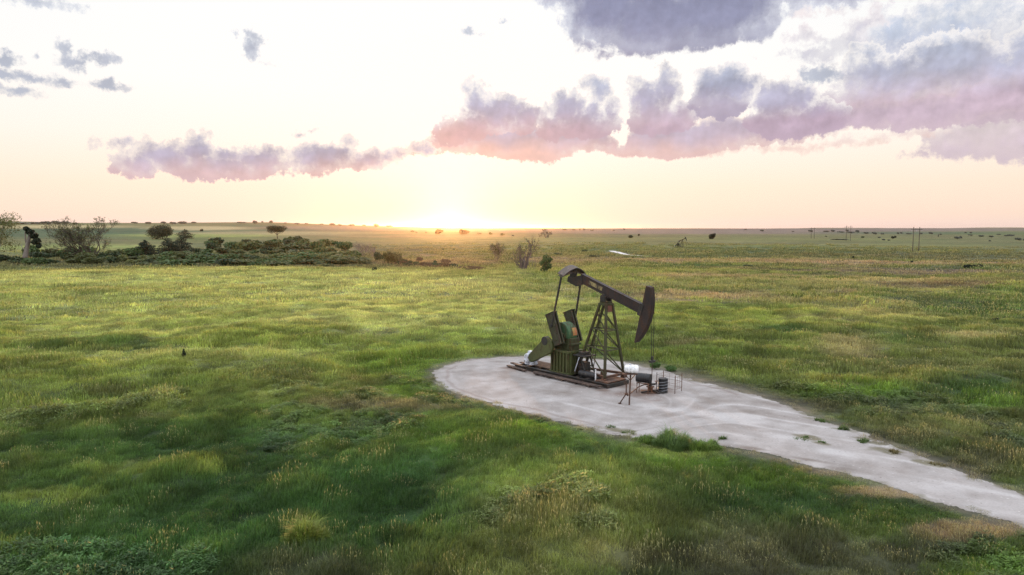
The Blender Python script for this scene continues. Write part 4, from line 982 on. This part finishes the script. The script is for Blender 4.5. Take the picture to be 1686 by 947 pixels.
for k in range(4):
    z = .16 + k * .175; n = 22; v = []; f = []
    for i in range(n + 1):
        a = R(150 + 240 * i / n); zz = z + .11 * (i / n - .5) * 1.6
        v += [(.304 * math.cos(a), .304 * math.sin(a), zz), (.304 * math.cos(a), .304 * math.sin(a), zz + .016)]
    for i in range(n): f.append((2 * i, 2 * i + 2, 2 * i + 3, 2 * i + 1))
    mb.add(v, f)
mb.build('stripe', M_GREY, d3)
# wire fence
fp = [at(1081, 643), at(1111, 649), at(1113, 641) , at(1086, 633)]
fp = [Vector((8.95, 41.55, 0)), Vector((9.86, 40.62, 0)), Vector((10.45, 41.35, 0)), Vector((9.5, 42.2, 0))]
fe = empty('wire_fence', (9.6, 41.4, .008)); tag(fe, 'low square pen of thin rusty posts and wire around the striped drum', 'fence')
for p in fp: MB().tube([(p.x - 9.6, p.y - 41.4, 0), (p.x - 9.6, p.y - 41.4, 1.12)], .022, 8).build('post', M_RUST, fe)
mb = MB()
for i in range(4):
    a, b = fp[i], fp[(i + 1) % 4]; L = (b - a).length
    for z in (.25, .62, 1.0): mb.tube([(a.x - 9.6, a.y - 41.4, z), (b.x - 9.6, b.y - 41.4, z)], .007, 5)
    for k in range(1, 3):
        q = a + (b - a) * k / 3; mb.tube([(q.x - 9.6, q.y - 41.4, .2), (q.x - 9.6, q.y - 41.4, 1.0)], .005, 5)
mb.build('wire', M_RUST, fe)

# ------------------------------------------------------------------ far white track
def strip_road(name, pts, width_px):
    P = [on_ground(*p) for p in pts]; V = []; F = []
    D = []
    for i in range(len(P) - 1):
        for k in range(10): D.append((P[i] + (P[i + 1] - P[i]) * k / 10, width_px[i] + (width_px[i + 1] - width_px[i]) * k / 10))
    D.append((P[-1], width_px[-1]))
    for i, (p, wd) in enumerate(D):
        q = D[min(i + 1, len(D) - 1)][0] - D[max(i - 1, 0)][0]; nrm = np.array([-q[1], q[0]]) / (np.hypot(q[0], q[1]) + 1e-6)
        for sgn in (-1, -.33, .33, 1):
            x, y = p[0] + nrm[0] * sgn * wd / 2, p[1] + nrm[1] * sgn * wd / 2
            V.append((x, y, float(height(np.array([x]), np.array([y]))[0]) + .10))
        if i:
            for k in range(3): b = 4 * (i - 1) + k; F.append((b, b + 1, b + 5, b + 4))
    m, t, out = mat('track_' + name); geo = t.node('ShaderNodeNewGeometry')
    c = t.vm('SCALE', (0.52, 0.50, 0.48), scale=t.mr(t.noise(geo.outputs['Position'], .3, 4), .3, .7, .8, 1.15))
    p = t.node('ShaderNodeBsdfDiffuse'); t.put(p.inputs[0], c); t.l.new(p.outputs[0], out.inputs[0])
    tag(new_mesh(name, V, np.array(F), 4, m), kind='structure')
strip_road('white_track', [(1004, 413.4), (1009, 414), (1015, 415.2), (1021, 417), (1028, 419), (1037, 420.4), (1052, 421.4), (1078, 421.8)], [1.2, 2.6, 3.0, 2.6, 2.2, 1.6, 1.0, .5])

# ------------------------------------------------------------------ trees, shrubs and weeds
def leaf_mat(name, base, trans=0.3):
    m, t, out = mat(name)
    ti = t.node('ShaderNodeAttribute', attribute_name='tint')
    c = t.vm('MULTIPLY', base, ti.outputs['Color'])
    d = t.node('ShaderNodeBsdfPrincipled'); t.put(d.inputs['Base Color'], c); d.inputs['Roughness'].default_value = 0.6; d.inputs['Specular IOR Level'].default_value = 0.2
    tr = t.node('ShaderNodeBsdfTranslucent'); t.put(tr.inputs[0], t.vm('MULTIPLY', c, (1.2, 1.15, 0.7)))
    mx = t.node('ShaderNodeMixShader'); mx.inputs[0].default_value = trans
    t.l.new(d.outputs[0], mx.inputs[1]); t.l.new(tr.outputs[0], mx.inputs[2]); t.l.new(mx.outputs[0], out.inputs[0])
    return m
L_CEDAR = leaf_mat('cedar_foliage', (0.017, 0.026, 0.014), 0.05)
L_OAK = leaf_mat('oak_foliage', (0.028, 0.036, 0.016), 0.1)
L_OLIVE = leaf_mat('olive_foliage', (0.090, 0.105, 0.042), 0.3)
L_SHRUB = leaf_mat('shrub_foliage', (0.068, 0.104, 0.036), 0.18)
L_DARKSHRUB = leaf_mat('dark_shrub_foliage', (0.036, 0.056, 0.024), 0.1)
L_RUSSET = leaf_mat('russet_scrub', (0.085, 0.062, 0.036), 0.15)
L_WEED = leaf_mat('weed_foliage', (0.085, 0.150, 0.050), 0.35)
L_FAR = leaf_mat('far_foliage', (0.105, 0.112, 0.095), 0.1)  # distance haze is put into this paler, greyer leaf colour
M_BARK = paint_mat('grey_bark', (0.17, 0.145, 0.125), (0.10, 0.08, 0.065), 0.5, 1.2, 0.9)
M_MIDBARK = paint_mat('brown_bark', (0.125, 0.10, 0.088), (0.07, 0.055, 0.048), 0.5, 1.2, 0.9)
M_DARKBARK = paint_mat('dark_bark', (0.075, 0.060, 0.050), (0.045, 0.036, 0.030), 0.5, 1.2, 0.9)
def leaves(blobs, n, size, seed, shell=0.55, flatten=1.0):
    """leaf-sized quads spread through uneven ellipsoids (cx,cy,cz,rx,ry,rz)"""
    r = np.random.default_rng(seed)
    w = np.array([b[3] * b[4] * b[5] for b in blobs]) ** 0.7; w /= w.sum()
    k = r.choice(len(blobs), n, p=w); B = np.array(blobs)[k]
    d = r.normal(size=(n, 3)); d /= np.linalg.norm(d, axis=1)[:, None]
    rad = np.where(r.random(n) < shell, r.uniform(.78, 1.08, n), r.random(n) ** (1 / 3))
    lump = 1 + 0.22 * np.sin(d[:, 0] * 5 + k * 1.7) * np.sin(d[:, 1] * 6 + k) * np.sin(d[:, 2] * 5 + k * .6)
    c = B[:, :3] + d * B[:, 3:] * (rad * lump)[:, None]
    c[:, 2] = np.maximum(c[:, 2], size * .3)
    nrm = r.normal(size=(n, 3)) + d * 0.8; nrm /= np.linalg.norm(nrm, axis=1)[:, None]
    a = np.cross(nrm, r.normal(size=(n, 3))); a /= np.linalg.norm(a, axis=1)[:, None]; b = np.cross(nrm, a) * flatten
    s = size * r.uniform(.5, 1.25, n)[:, None]
    V = np.stack([c - a * s - b * s * .25, c - b * s * .7, c + a * s + b * s * .2, c + b * s * .65], 1).reshape(-1, 3)
    F = np.arange(4 * n).reshape(-1, 4)
    clump = 0.75 + 0.5 * r.random(len(blobs))
    tint = np.repeat((clump[k] * r.uniform(.7, 1.3, n))[:, None] * r.uniform(.92, 1.08, (n, 3)), 4, 0)
    return V, F, tint
def leaf_obj(name, blobs, n, size, seed, m, parent=None, **kw):
    V, F, T = leaves(blobs, n, size, seed, **kw)
    return new_mesh(name, V, F, 4, m, parent, colors={'tint': T})
def limbs(seed, H, stems, spread, depth, r0, up=0.35, ratio=0.74, kids_n=(2, 3), wander=0.35):
    """tapered branching skeleton; returns tube builder and twig tips"""
    r = random.Random(seed); mb = MB(); tips = []
    def grow(p, d, L, rad, lev):
        pts = [p]; rr = [max(rad, .035)]; q = p.copy(); dd = d.copy(); n = 3 if lev < depth - 1 else 2
        for i in range(n):
            dd = (dd + Vector((r.gauss(0, wander), r.gauss(0, wander), r.gauss(0, wander) + up * .25)) * .5).normalized()
            q = q + dd * (L / n); pts.append(q.copy()); rr.append(max(rad * (1 - .38 * (i + 1) / n), .03))
        mb.tube(pts, rr, 6 if lev < 2 else 4, caps=False)
        if lev >= depth: tips.append(q.copy()); return
        for k in range(r.randint(*kids_n) + (1 if lev == 0 else 0)):
            ax = Vector((r.gauss(0, 1), r.gauss(0, 1), r.gauss(0, .6))).normalized()
            nd = (dd + ax * r.uniform(.45, .95)).normalized(); nd.z += up * r.random(); nd.normalize()
            i0 = r.choice(range(1, len(pts))) if k else len(pts) - 1
            grow(pts[i0].copy(), nd, L * ratio * r.uniform(.75, 1.15), rr[i0] * .68, lev + 1)
    for k in range(stems):
        a = 6.283 * k / stems + r.random() * 1.5
        d = Vector((math.cos(a) * spread, math.sin(a) * spread, 1)).normalized()
        grow(Vector((math.cos(a) * r0 * .8, math.sin(a) * r0 * .8, -.15)), d, H * .34, r0, 0)
    return mb, tips
def fit(mb, tips, H):
    top = max(p[2] for p in mb.v); k = H / top
    mb.v = [(p[0] * k, p[1] * k, p[2] * k) for p in mb.v]; return [t * k for t in tips]
def plant(name, px, py, label, cat, group=None):
    P = on_ground(px, py); e = empty(name, tuple(P)); tag(e, label, cat, group)
    return e, P
def widen(o, k):
    for v in o.data.vertices: v.co.x *= k; v.co.y *= k
def bare_tree(px, py, hpx, wpx, seed, label, stems=4, spread=.8, depth=5, leaf_n=0, leaf=L_OLIVE, bark=M_BARK, r0=None, name='bare_tree', leaf_size=.22, up=.35, leaf_top=False, **kw):
    e, P = plant(name, px, py, label, 'tree'); H = size_at(P, hpx); Wd = size_at(P, wpx)
    mb, tips = limbs(seed, H, stems, spread, depth, r0 or H * .032, up=up, **kw)
    tips = fit(mb, tips, H)
    ext = max(abs(p[0]) for p in mb.v) * 2; k = Wd / ext
    mb.v = [(p[0] * k, p[1] * k, p[2]) for p in mb.v]; tips = [Vector((t.x * k, t.y * k, t.z)) for t in tips]
    mb.build('trunk', bark, e, smooth=True)
    if leaf_n:
        if leaf_top: tips = sorted(tips, key=lambda t: t.z)[len(tips) // 2:]
        b = [(t.x, t.y, t.z, .5, .5, .4) for t in tips]
        leaf_obj('foliage', b, leaf_n, leaf_size, seed, leaf, e)
    return e
def crown_tree(px, py, hpx, wpx, seed, label, m, trunk_frac=.3, nblob=9, leaf_n=1800, name='round_tree', size=.26, bark=M_DARKBARK, flat_top=False):
    e, P = plant(name, px, py, label, 'tree'); H = size_at(P, hpx); Wd = size_at(P, wpx); r = random.Random(seed)
    mb = MB(); th = H * trunk_frac
    lean = (r.uniform(-.1, .1) * H, r.uniform(-.1, .1) * H)
    mb.tube([(0, 0, -.2), (lean[0] * .4, lean[1] * .4, th * .6), (lean[0], lean[1], th * 1.3)], [H * .035, H * .028, H * .02], 8)
    for k in range(6):
        a = r.random() * 6.283; mb.tube([(lean[0] * .7, lean[1] * .7, th * .9), (math.cos(a) * Wd * .15, math.sin(a) * Wd * .15, th * 1.5), (math.cos(a) * Wd * .32, math.sin(a) * Wd * .32, H * .72)], [H * .018, H * .012, H * .005], 5)
    mb.build('trunk', bark, e, smooth=True)
    b = []
    for k in range(nblob):
        a = r.random() * 6.283; q = math.sqrt(r.random()) * .36 * Wd; z = th + (H - th) * (r.uniform(.25, .80) if trunk_frac > .2 else r.uniform(.08, .72))
        if flat_top: z = th + (H - th) * r.uniform(.45, .8)
        rr = Wd * r.uniform(.14, .24); b.append((math.cos(a) * q, math.sin(a) * q, z, rr, rr, min(rr * .75, H - z)))
    leaf_obj('crown', b, leaf_n, size, seed, m, e)
    return e
def cedar(px, py, hpx, wpx, seed, label, leaf_n=6000, size=.22):
    e, P = plant('cedar_tree', px, py, label, 'tree'); H = size_at(P, hpx); Wd = size_at(P, wpx); r = random.Random(seed)
    MB().tube([(0, 0, -.2), (0, 0, H * .75)], [H * .03, H * .008], 7).build('trunk', M_DARKBARK, e, smooth=True)
    b = []
    for k in range(16):
        z = H * (k + .6) / 17; rad = Wd * .55 * (1 - (z / H) ** 2.0) * r.uniform(.75, 1.08) + .1
        for q in range(3):
            a = r.random() * 6.283; b.append((math.cos(a) * rad * .5, math.sin(a) * rad * .5, z, rad * .55, rad * .55, H * .055))
    leaf_obj('crown', b, leaf_n, size, seed, L_CEDAR, e)
    return e
# shrub shapes, shared by many
SHRUBS = {}
def shrub_mesh(key, m, seed, n=1000, size=.10):
    r = random.Random(seed); b = []
    for k in range(7):
        q = r.uniform(0, .62); a = r.random() * 6.283; rr = r.uniform(.22, .42)
        b.append((math.cos(a) * q, math.sin(a) * q, r.uniform(.25, .62), rr, rr, rr * .85))
    V, F, T = leaves(b, n, size, seed)
    V[:, 2] /= max(V[:, 2].max(), .1); V[:, :2] /= np.abs(V[:, :2]).max()
    o = new_mesh('shrub', V, F, 4, m, colors={'tint': T}); COL.objects.unlink(o)
    SHRUBS.setdefault(key, []).append(o.data)
for i in range(3):
    shrub_mesh('green', L_SHRUB, 100 + i); shrub_mesh('dark', L_DARKSHRUB, 110 + i); shrub_mesh('russet', L_RUSSET, 120 + i); shrub_mesh('olive', L_OLIVE, 130 + i); shrub_mesh('weed', L_WEED, 140 + i, 1000, .09); shrub_mesh('far', L_FAR, 150 + i, 300, .17); shrub_mesh('cedar', L_CEDAR, 160 + i)
_used = {}
def shrub(kind, px, py, wpx, hpx, label, cat='shrub', group=None, name='shrub', rnd=None):
    r = rnd or random
    P = on_ground(px, py); k = _used.get(kind, 0); _used[kind] = k + 1
    o = bpy.data.objects.new(name, SHRUBS[kind][k % 3]); COL.objects.link(o)
    o.location = tuple(P); w_ = size_at(P, wpx) / 2; o.scale = (w_, w_ * r.uniform(.7, 1.0), size_at(P, hpx)); o.rotation_euler = (0, 0, r.uniform(-.5, .5))
    tag(o, label, cat, group)
    return o
# left edge and the creek line
crown_tree(-8, 432, 92, 84, 1, 'tall half leafy olive tree cut off by the left edge of the photo', L_OLIVE, .18, 22, 6500, 'leafy_tree', .22, M_BARK)
def snag(px, py):
    e, P = plant('dead_tree', px, py, 'dead grey snag with a thick broken trunk near the left edge', 'tree'); k = size_at(P, 58) / 11.0
    mb = MB(); mb.tube([(0, 0, -.3), (.1, 0, 1.2), (.5, .1, 3.5), (1.2, .2, 6.2), (1.9, .1, 8.4), (2.2, 0, 9.6)], [1.15, .85, .66, .58, .44, .16], 10)
    for pts, r0 in [([(1.0, 0, 5.6), (.4, .3, 7.4), (.5, .2, 9.4), (.9, .1, 10.8)], .32), ([(1.7, .1, 7.4), (2.9, -.2, 8.4), (3.6, 0, 9.4)], .24), ([(1.1, .1, 6.0), (2.6, .3, 6.5), (3.6, .4, 5.9)], .22), ([(.5, 0, 3.6), (-.6, .2, 4.6), (-.9, .2, 5.6)], .16), ([(2.0, 0, 8.8), (1.5, .3, 10.4)], .15), ([(0, 0, .8), (-1.0, .2, .3), (-1.7, 0, -.1)], .4), ([(.1, 0, .8), (.9, -.3, .2), (1.4, -.4, -.2)], .35)]:
        mb.tube(pts, [r0 * (1 - .25 * i) for i in range(len(pts))], 7)
    mb.v = [tuple(c * k for c in p) for p in mb.v]; mb.build('trunk', M_BARK, e, smooth=True)
    leaf_obj('foliage', [tuple(c * k for c in b) for b in [(2.0, .4, 9.6, 1.2, 1.0, .9), (3.2, .2, 8.4, 1.2, 1.0, .9), (3.9, .3, 7.0, 1.1, 1.0, .8), (4.4, .3, 5.4, .8, .8, .9), (.9, .3, 10.6, .8, .8, .7), (3.0, .5, 6.3, .8, .8, .6)]], 1700, .30 * k, 5, L_CEDAR, e)
snag(41, 433)
bare_tree(147, 432, 77, 116, 12, 'wide many-stemmed bare cottonwood with sparse leaves on the left', 7, .85, 6, 4200, L_OLIVE, M_DARKBARK, r0=.34, name='cottonwood_tree', leaf_size=.19)
cedar(241, 425, 31, 40, 1, 'dark pointed cedar standing left of the cedar pair'); cedar(278, 421, 30, 44, 2, 'dark round cedar, left one of the touching pair'); cedar(300, 421, 34, 40, 3, 'dark pointed cedar, right one of the touching pair')
crown_tree(267, 394, 25, 46, 2, 'dark domed oak on the rise behind the cedars', L_OAK, .05, 18, 7500, 'oak_tree', .45)
cedar(305, 393, 16, 30, 4, 'small dark spreading cedar just right of the domed oak', 3500, .3)
crown_tree(457, 393, 21, 31, 3, 'lone umbrella shaped tree on the slope with a short bare trunk', L_OAK, .32, 12, 4500, 'umbrella_tree', .40, flat_top=True)
crown_tree(566, 421, 23, 34, 4, 'olive rounded tree on a thin trunk at the end of the thicket', L_SHRUB, .3, 9, 3200, 'round_tree', .26)
bare_tree(598, 421, 24, 40, 21, 'leafless mauve grey thicket tree right of the olive rounded tree', 6, .5, 4, 0, name='bare_tree', r0=.10)
bare_tree(614, 423, 20, 26, 22, 'smaller leafless grey tree between thicket and round bush', 5, .5, 4, 0, name='bare_tree', r0=.08)
bare_tree(818, 431, 33, 34, 23, 'thin sparse olive sapling left of the big bare tree', 5, .5, 5, 1300, L_OLIVE, M_BARK, r0=.12, name='sapling_tree', leaf_size=.16)
bare_tree(863, 446, 58, 54, 24, 'leafless vase shaped tree behind the meadow above the pumpjack', 5, .5, 6, 420, L_OLIVE, M_MIDBARK, r0=.44, name='bare_tree', leaf_size=.14, up=.28, kids_n=(2, 2), wander=.5)
bare_tree(876, 446, 20, 18, 25, 'little leaning bare sapling right of the vase shaped tree', 2, .6, 3, 0, name='sapling_tree', r0=.06)
crown_tree(898, 450, 33, 28, 5, 'small loose olive tree just left of the pumpjack beam', L_SHRUB, .12, 10, 2400, 'loose_tree', .15)
bare_tree(898, 392, 16, 26, 26, 'pale brown spreading tree on the flat beyond the creek', 4, .6, 4, 500, L_RUSSET, name='spreading_tree', r0=.25, leaf_size=.4)
crown_tree(1173, 394, 12, 14, 9, 'lone dark round tree right of the far pumpjack', L_CEDAR, .08, 14, 2400, 'round_tree', .35)
for (k, x, y, w_, h_, lb) in [
    ('dark', 350, 411, 30, 12, 'dark green shrub right of the cedar pair'), ('green', 382, 412, 44, 15, 'broad green shrub left end of the thicket'), ('olive', 412, 414, 46, 18, 'pale olive shrub in the left of the thicket'),
    ('dark', 438, 419, 32, 15, 'dark low shrub in front of the thicket middle'), ('olive', 446, 411, 44, 16, 'olive shrub under the umbrella tree'), ('green', 474, 402, 30, 13, 'round topped shrub just right of the umbrella tree'),
    ('dark', 494, 403, 30, 15, 'taller dark domed shrub right of the umbrella tree'), ('olive', 488, 416, 60, 17, 'broad greyish olive shrub in the middle of the thicket'), ('green', 526, 416, 44, 20, 'domed green shrub near the right end of the thicket'),
    ('olive', 542, 419, 30, 13, 'low olive shrub touching the round tree on its left'), ('olive', 645, 435, 40, 23, 'round brown green bush right of the leafless trees'), ('dark', 625, 430, 22, 16, 'small dark bush leaning on the round bush'),
    ('dark', 616, 447, 14, 8, 'tiny dark bush alone on the meadow edge'), ('russet', 690, 432, 20, 9, 'russet bush on the left of the scrub strip'), ('dark', 717, 434, 10, 6, 'small dark bush standing up from the scrub strip'),
    ('russet', 736, 434, 22, 8, 'upright russet bush in the middle of the scrub strip'), ('russet', 783, 447, 34, 7, 'brown bush at the right front of the scrub strip'), ('cedar', 1640, 530, 18, 7, 'dark flat bush alone in the right hand meadow'),
    ('cedar', 1593, 443, 14, 8, 'dark bush with an upright twig on the right plain'), ('cedar', 1608, 442, 18, 7, 'dark wedge shaped bush right of the twiggy one'), ('cedar', 1405, 426, 5, 5, 'small black bush in the middle right pasture'), ('cedar', 1501, 433, 5, 4, 'tiny black bush below the pole pair'),
    ('cedar', 1471, 393, 9, 5, 'dark low bush left of the pole pair'), ('dark', 1040, 392, 11, 5, 'low dark bush left of the far pumpjack'), ('cedar', 1052, 389, 5, 4, 'tiny dark bush right behind the low one'), ('dark', 1421, 392, 8, 3, 'flat dark bush on the far plain'),
    ('russet', 722, 386, 24, 9, 'brown bush against the sun glare on its left'), ('russet', 766, 386, 22, 9, 'brown bush against the sun glare on its right'), ('dark', 808, 387, 9, 5, 'small bush on the plain right of the sun'), ('dark', 828, 388, 9, 4, 'second small bush on the plain right of the sun'),
    ('dark', 963, 415, 16, 4, 'dark low bush on the far side above the pumpjack beam'), ('dark', 920, 420, 22, 4, 'long flat bush above the pumpjack equalizer'), ('dark', 980, 424, 24, 4, 'long dark hump of brush above the pumpjack'), ('dark', 730, 412, 8, 3, 'small bush in the orange lit pasture'), ('dark', 748, 412, 7, 3, 'second small bush in the orange lit pasture'),
    ('cedar', 332, 382, 6, 5, 'tiny round tree on the pale field'), ('cedar', 1124, 441, 6, 3, 'tiny bush by the dark hollow'), ('dark', 1238, 440, 30, 4, 'flat dark brush along the hollow')]:
    shrub(k, x, y, w_, h_, lb, name='bush')
r_ = random.Random(5)
for i in range(84):
    x = r_.uniform(215, 600); y = r_.uniform(424, 441)
    if x > 540: y = min(y, 436)
    shrub(r_.choice(['green', 'green', 'olive', 'olive', 'dark']), x, y, r_.uniform(26, 84), r_.uniform(6, 15), 'low rounded green shrub in the creek side brush below the thicket', group='shrubs in the creek side brush', rnd=r_)
for i in range(26):
    x = r_.uniform(0, 235); y = r_.uniform(424, 437)
    shrub(r_.choice(['green', 'dark', 'olive']), x, y, r_.uniform(22, 60), r_.uniform(8, 22), 'low rounded shrub at the feet of the trees on the far left', group='shrubs under the left trees', rnd=r_)
for i in range(26):
    x = r_.uniform(325, 560); y = r_.uniform(404, 420)
    shrub(r_.choice(['green', 'dark', 'olive']), x, y, r_.uniform(20, 40), r_.uniform(8, 14), 'shrub grown into the dense thicket on the slope', group='shrubs of the thicket', rnd=r_)
for i in range(30):
    x = r_.uniform(650, 806); y = 436 + (x - 650) / 156 * 9 + r_.uniform(-2, 2)
    shrub(r_.choice(['russet', 'russet', 'dark']), x, y, r_.uniform(14, 36), r_.uniform(4, 9), 'low reddish brown scrub bush in the strip left of the bare tree', group='bushes of the russet scrub strip', rnd=r_)
# far trees along the skyline and on the plain
far_spots = [(20, 369, 60, 4), (60, 369.5, 30, 4), (78, 370, 22, 6), (93, 369, 16, 6), (108, 369, 20, 5), (125, 370, 10, 4), (222, 368, 12, 3), (245, 369, 14, 4), (270, 368.5, 10, 4), (285, 369, 14, 4), (302, 369, 20, 5), (320, 368, 10, 3), (420, 368.5, 10, 6), (432, 367, 5, 3), (447, 368, 7, 5), (398, 367.5, 20, 2.5),
             (470, 369, 8, 3), (490, 370, 12, 3), (505, 370, 8, 3), (530, 371, 10, 3), (548, 371.5, 12, 4), (560, 372, 10, 3), (580, 372, 14, 3), (600, 373, 8, 3), (620, 373.5, 10, 5), (640, 374, 14, 3), (680, 383, 8, 5), (686, 384, 6, 3), (702, 384, 7, 3), (790, 386, 10, 4), (845, 389, 6, 3),
             (866, 378, 6, 2.5), (930, 379.5, 10, 4), (945, 379.5, 8, 3), (955, 379, 5, 4), (962, 379.5, 6, 5), (975, 380, 8, 2.5), (1010, 380, 6, 2), (1028, 379, 5, 4), (1255, 381, 8, 4), (1305, 382, 7, 2), (1228, 379, 6, 3), (1335, 382, 10, 5), (1360, 382, 14, 3), (1372, 382, 10, 5), (1385, 383, 14, 3), (1394, 381, 8, 4),
             (1402, 384, 16, 4), (1412, 383, 8, 6), (1425, 385, 14, 4), (1438, 385, 6, 4), (1441, 386, 8, 5), (1452, 386, 10, 3), (1479, 386, 5, 5), (1484, 385, 5, 4), (1496, 386, 12, 3), (1517, 386, 8, 4), (1533, 385.5, 8, 5), (1548, 387, 6, 3), (1577, 394, 12, 6), (1582, 393, 6, 6), (1589, 384, 6, 3), (1599, 384.5, 6, 4), (1598, 388, 10, 3),
             (1614, 390, 12, 4), (1633, 391, 10, 4), (1645, 387, 8, 2.5), (1655, 389, 9, 3), (1665, 389, 14, 4), (1677, 396, 12, 6), (1688, 397, 10, 5), (1630, 398, 5, 3), (1455, 396, 7, 4), (1463, 396.5, 6, 3), (1448, 392, 7, 3), (1360, 390, 5, 2), (1380, 395, 40, 1.6), (1545, 391, 2, 8)]
for (x, y, w_, h_) in far_spots:
    lb = 'tiny dark tree on the far left skyline' if x < 640 else ('tiny tree on the plain near the setting sun' if x < 1060 else 'tiny dark tree on the distant plain at the right')
    gp = 'trees on the far left skyline' if x < 640 else ('far trees near the sun' if x < 1060 else 'far trees on the right plain')
    shrub('far', x, y, w_, h_ * (.75 if x > 640 else 1), lb, 'tree', gp, 'distant_tree', r_)
# sapling and weeds close by
P = on_ground(303, 592)
e = empty('young_cedar', tuple(P)); tag(e, 'knee high dark young cedar alone in the left meadow', 'young tree')
MB().tube([(0, 0, -.1), (0, 0, .7)], [.03, .01], 6).build('trunk', M_DARKBARK, e)
leaf_obj('crown', [(0, 0, .2 + .1 * k, .17 - .028 * k, .17 - .028 * k, .09) for k in range(6)] + [(.08, 0, .25, .12, .1, .08)], 420, .045, 3, L_CEDAR, e)
def weed(px, py, wpx, hpx, label, n=60, col=(0.11, 0.19, 0.05), seed=1, name='weed_clump', spread=1.0):
    """a tussock of many arching blades with small leaves"""
    P = on_ground(px, py); Wd = size_at(P, wpx); H = size_at(P, hpx); r = np.random.default_rng(seed)
    subs = [(0, 0, .3, 1.0)] + [(r.uniform(-.38, .38), r.uniform(-.3, .3), r.uniform(.08, .22), r.uniform(.35, .9)) for k in range(7)]
    V, F, T = [], [], []
    for i in range(n):
        g_ = subs[r.integers(len(subs))]; rr = math.sqrt(r.random()) * Wd * g_[2]; a = r.random() * 6.283; b = np.array([g_[0] * Wd + math.cos(a) * rr, g_[1] * Wd + math.sin(a) * rr * .8, -.03])
        L = H * g_[3] * (1.12 - .6 * (rr / (Wd * g_[2])) ** 1.6) * r.uniform(.55, 1.08); d = np.array([math.cos(a) * .35 + r.normal(0, .25) + .12, math.sin(a) * .35 + r.normal(0, .25), 0])
        sd_ = np.cross(d + [.01, 0, 0], [0, 0, 1.0]); sd_ /= np.linalg.norm(sd_) + 1e-6; wv = r.uniform(.006, .014)
        p = [b, b + L * np.array([d[0] * .2, d[1] * .2, .55]), b + L * np.array([d[0] * .6, d[1] * .6, .9]), b + L * np.array([d[0] * 1.2, d[1] * 1.2, 1.0])]
        q = len(V); tn = r.uniform(.6, 1.4)
        for pp, ww in zip(p, (1, 1, .7, .1)): V += [pp - sd_ * wv * ww, pp + sd_ * wv * ww]; T += [(tn, tn, tn)] * 2
        for k in range(3): F.append((q + 2 * k, q + 2 * k + 1, q + 2 * k + 3, q + 2 * k + 2))
    m = leaf_mat('blades_' + name, col, .4)
    o = new_mesh(name, np.array(V), np.array(F), 4, m, colors={'tint': np.array(T)}); o.location = tuple(P)
    tag(o, label, 'weed'); return o
weed(1104, 736, 78, 29, 'big bushy green tussock on the near edge of the white road', 3400, (.12, .19, .07), 1, 'grass_tussock')
weed(1066, 734, 46, 13, 'low green tussock just left of the big bushy one', 1500, (.12, .19, .05), 5, 'grass_tussock')
weed(1152, 742, 76, 18, 'lower green tussock trailing right from the big bushy one', 2200, (.13, .20, .05), 4, 'grass_tussock')
weed(502, 896, 76, 44, 'yellow green tussock alone in the dark foreground grass', 3000, (.15, .20, .045), 2, 'grass_tussock')
shrub('weed', 1078, 609, 24, 14, 'dark green weed bush on the far pad edge behind the tank', 'weed', name='weed_bush'); shrub('weed', 1103, 613, 24, 11, 'low green weed bush on the far pad edge right of the other', 'weed', name='weed_bush')
for i, (x, y, w_, h_, lb) in enumerate([(1352, 694, 26, 8, 'flat green weed on the far side of the road, first of the row'), (1388, 708, 18, 12, 'upright green weed on the road edge, second of the row'), (1424, 729, 22, 10, 'small grey green weed on the road, third of the row'),
                                      (1322, 724, 32, 6, 'low green weed patch in the middle of the road'), (1352, 733, 18, 5, 'lower weed patch in the middle of the road, right of the other'), (1474, 747, 26, 8, 'scraggly weed on the far road edge'), (1545, 771, 30, 7, 'scraggly brown weed furthest right on the far road edge'),
                                      (1034, 714, 30, 7, 'low green weed on the near pad edge'), (1003, 707, 22, 5, 'tiny weed on the near pad edge left of the other'), (1190, 728, 18, 8, 'small dark weed right of the bushy tussock')]):
    weed(x, y, w_, h_, lb, 260, (.09, .14, .05) if i not in (5, 6) else (.15, .13, .07), 10 + i)
# ------------------------------------------------------------------ power poles
M_POLE = paint_mat('weathered_pole', (0.085, 0.068, 0.055), (0.05, 0.04, 0.035), 0.5, 1.0, 0.9)
def hframe(px, py, hpx, gap_px, label):
    P = on_ground(px, py); H = size_at(P, hpx); g_ = size_at(P, gap_px)
    e = empty('power_pole', tuple(P)); tag(e, label, 'power pole', None)
    for q in (-.5, .5): MB().tube([(q * g_, 0, -.3), (q * g_, 0, H)], [.19, .12], 8).build('pole', M_POLE, e)
    MB().bar((-g_ * .95, 0, H * .9), (g_ * .95, 0, H * .9), .16, .22).build('crossarm', M_POLE, e)
    for q in (-.85, 0, .85): MB().tube([(q * g_, 0, H * .9), (q * g_, 0, H * .9 - .9)], .06, 6).build('insulator', M_GREY, e)
hframe(1507.5, 414, 40, 10, 'wooden power pole pair standing on the right plain, nearest and tallest')
hframe(1396.5, 397, 25, 7, 'smaller wooden power pole pair farther off on the plain')
hframe(1338, 393, 18, 5, 'faint small power pole pair farthest left on the plain')
print('objects', len(scene.objects))
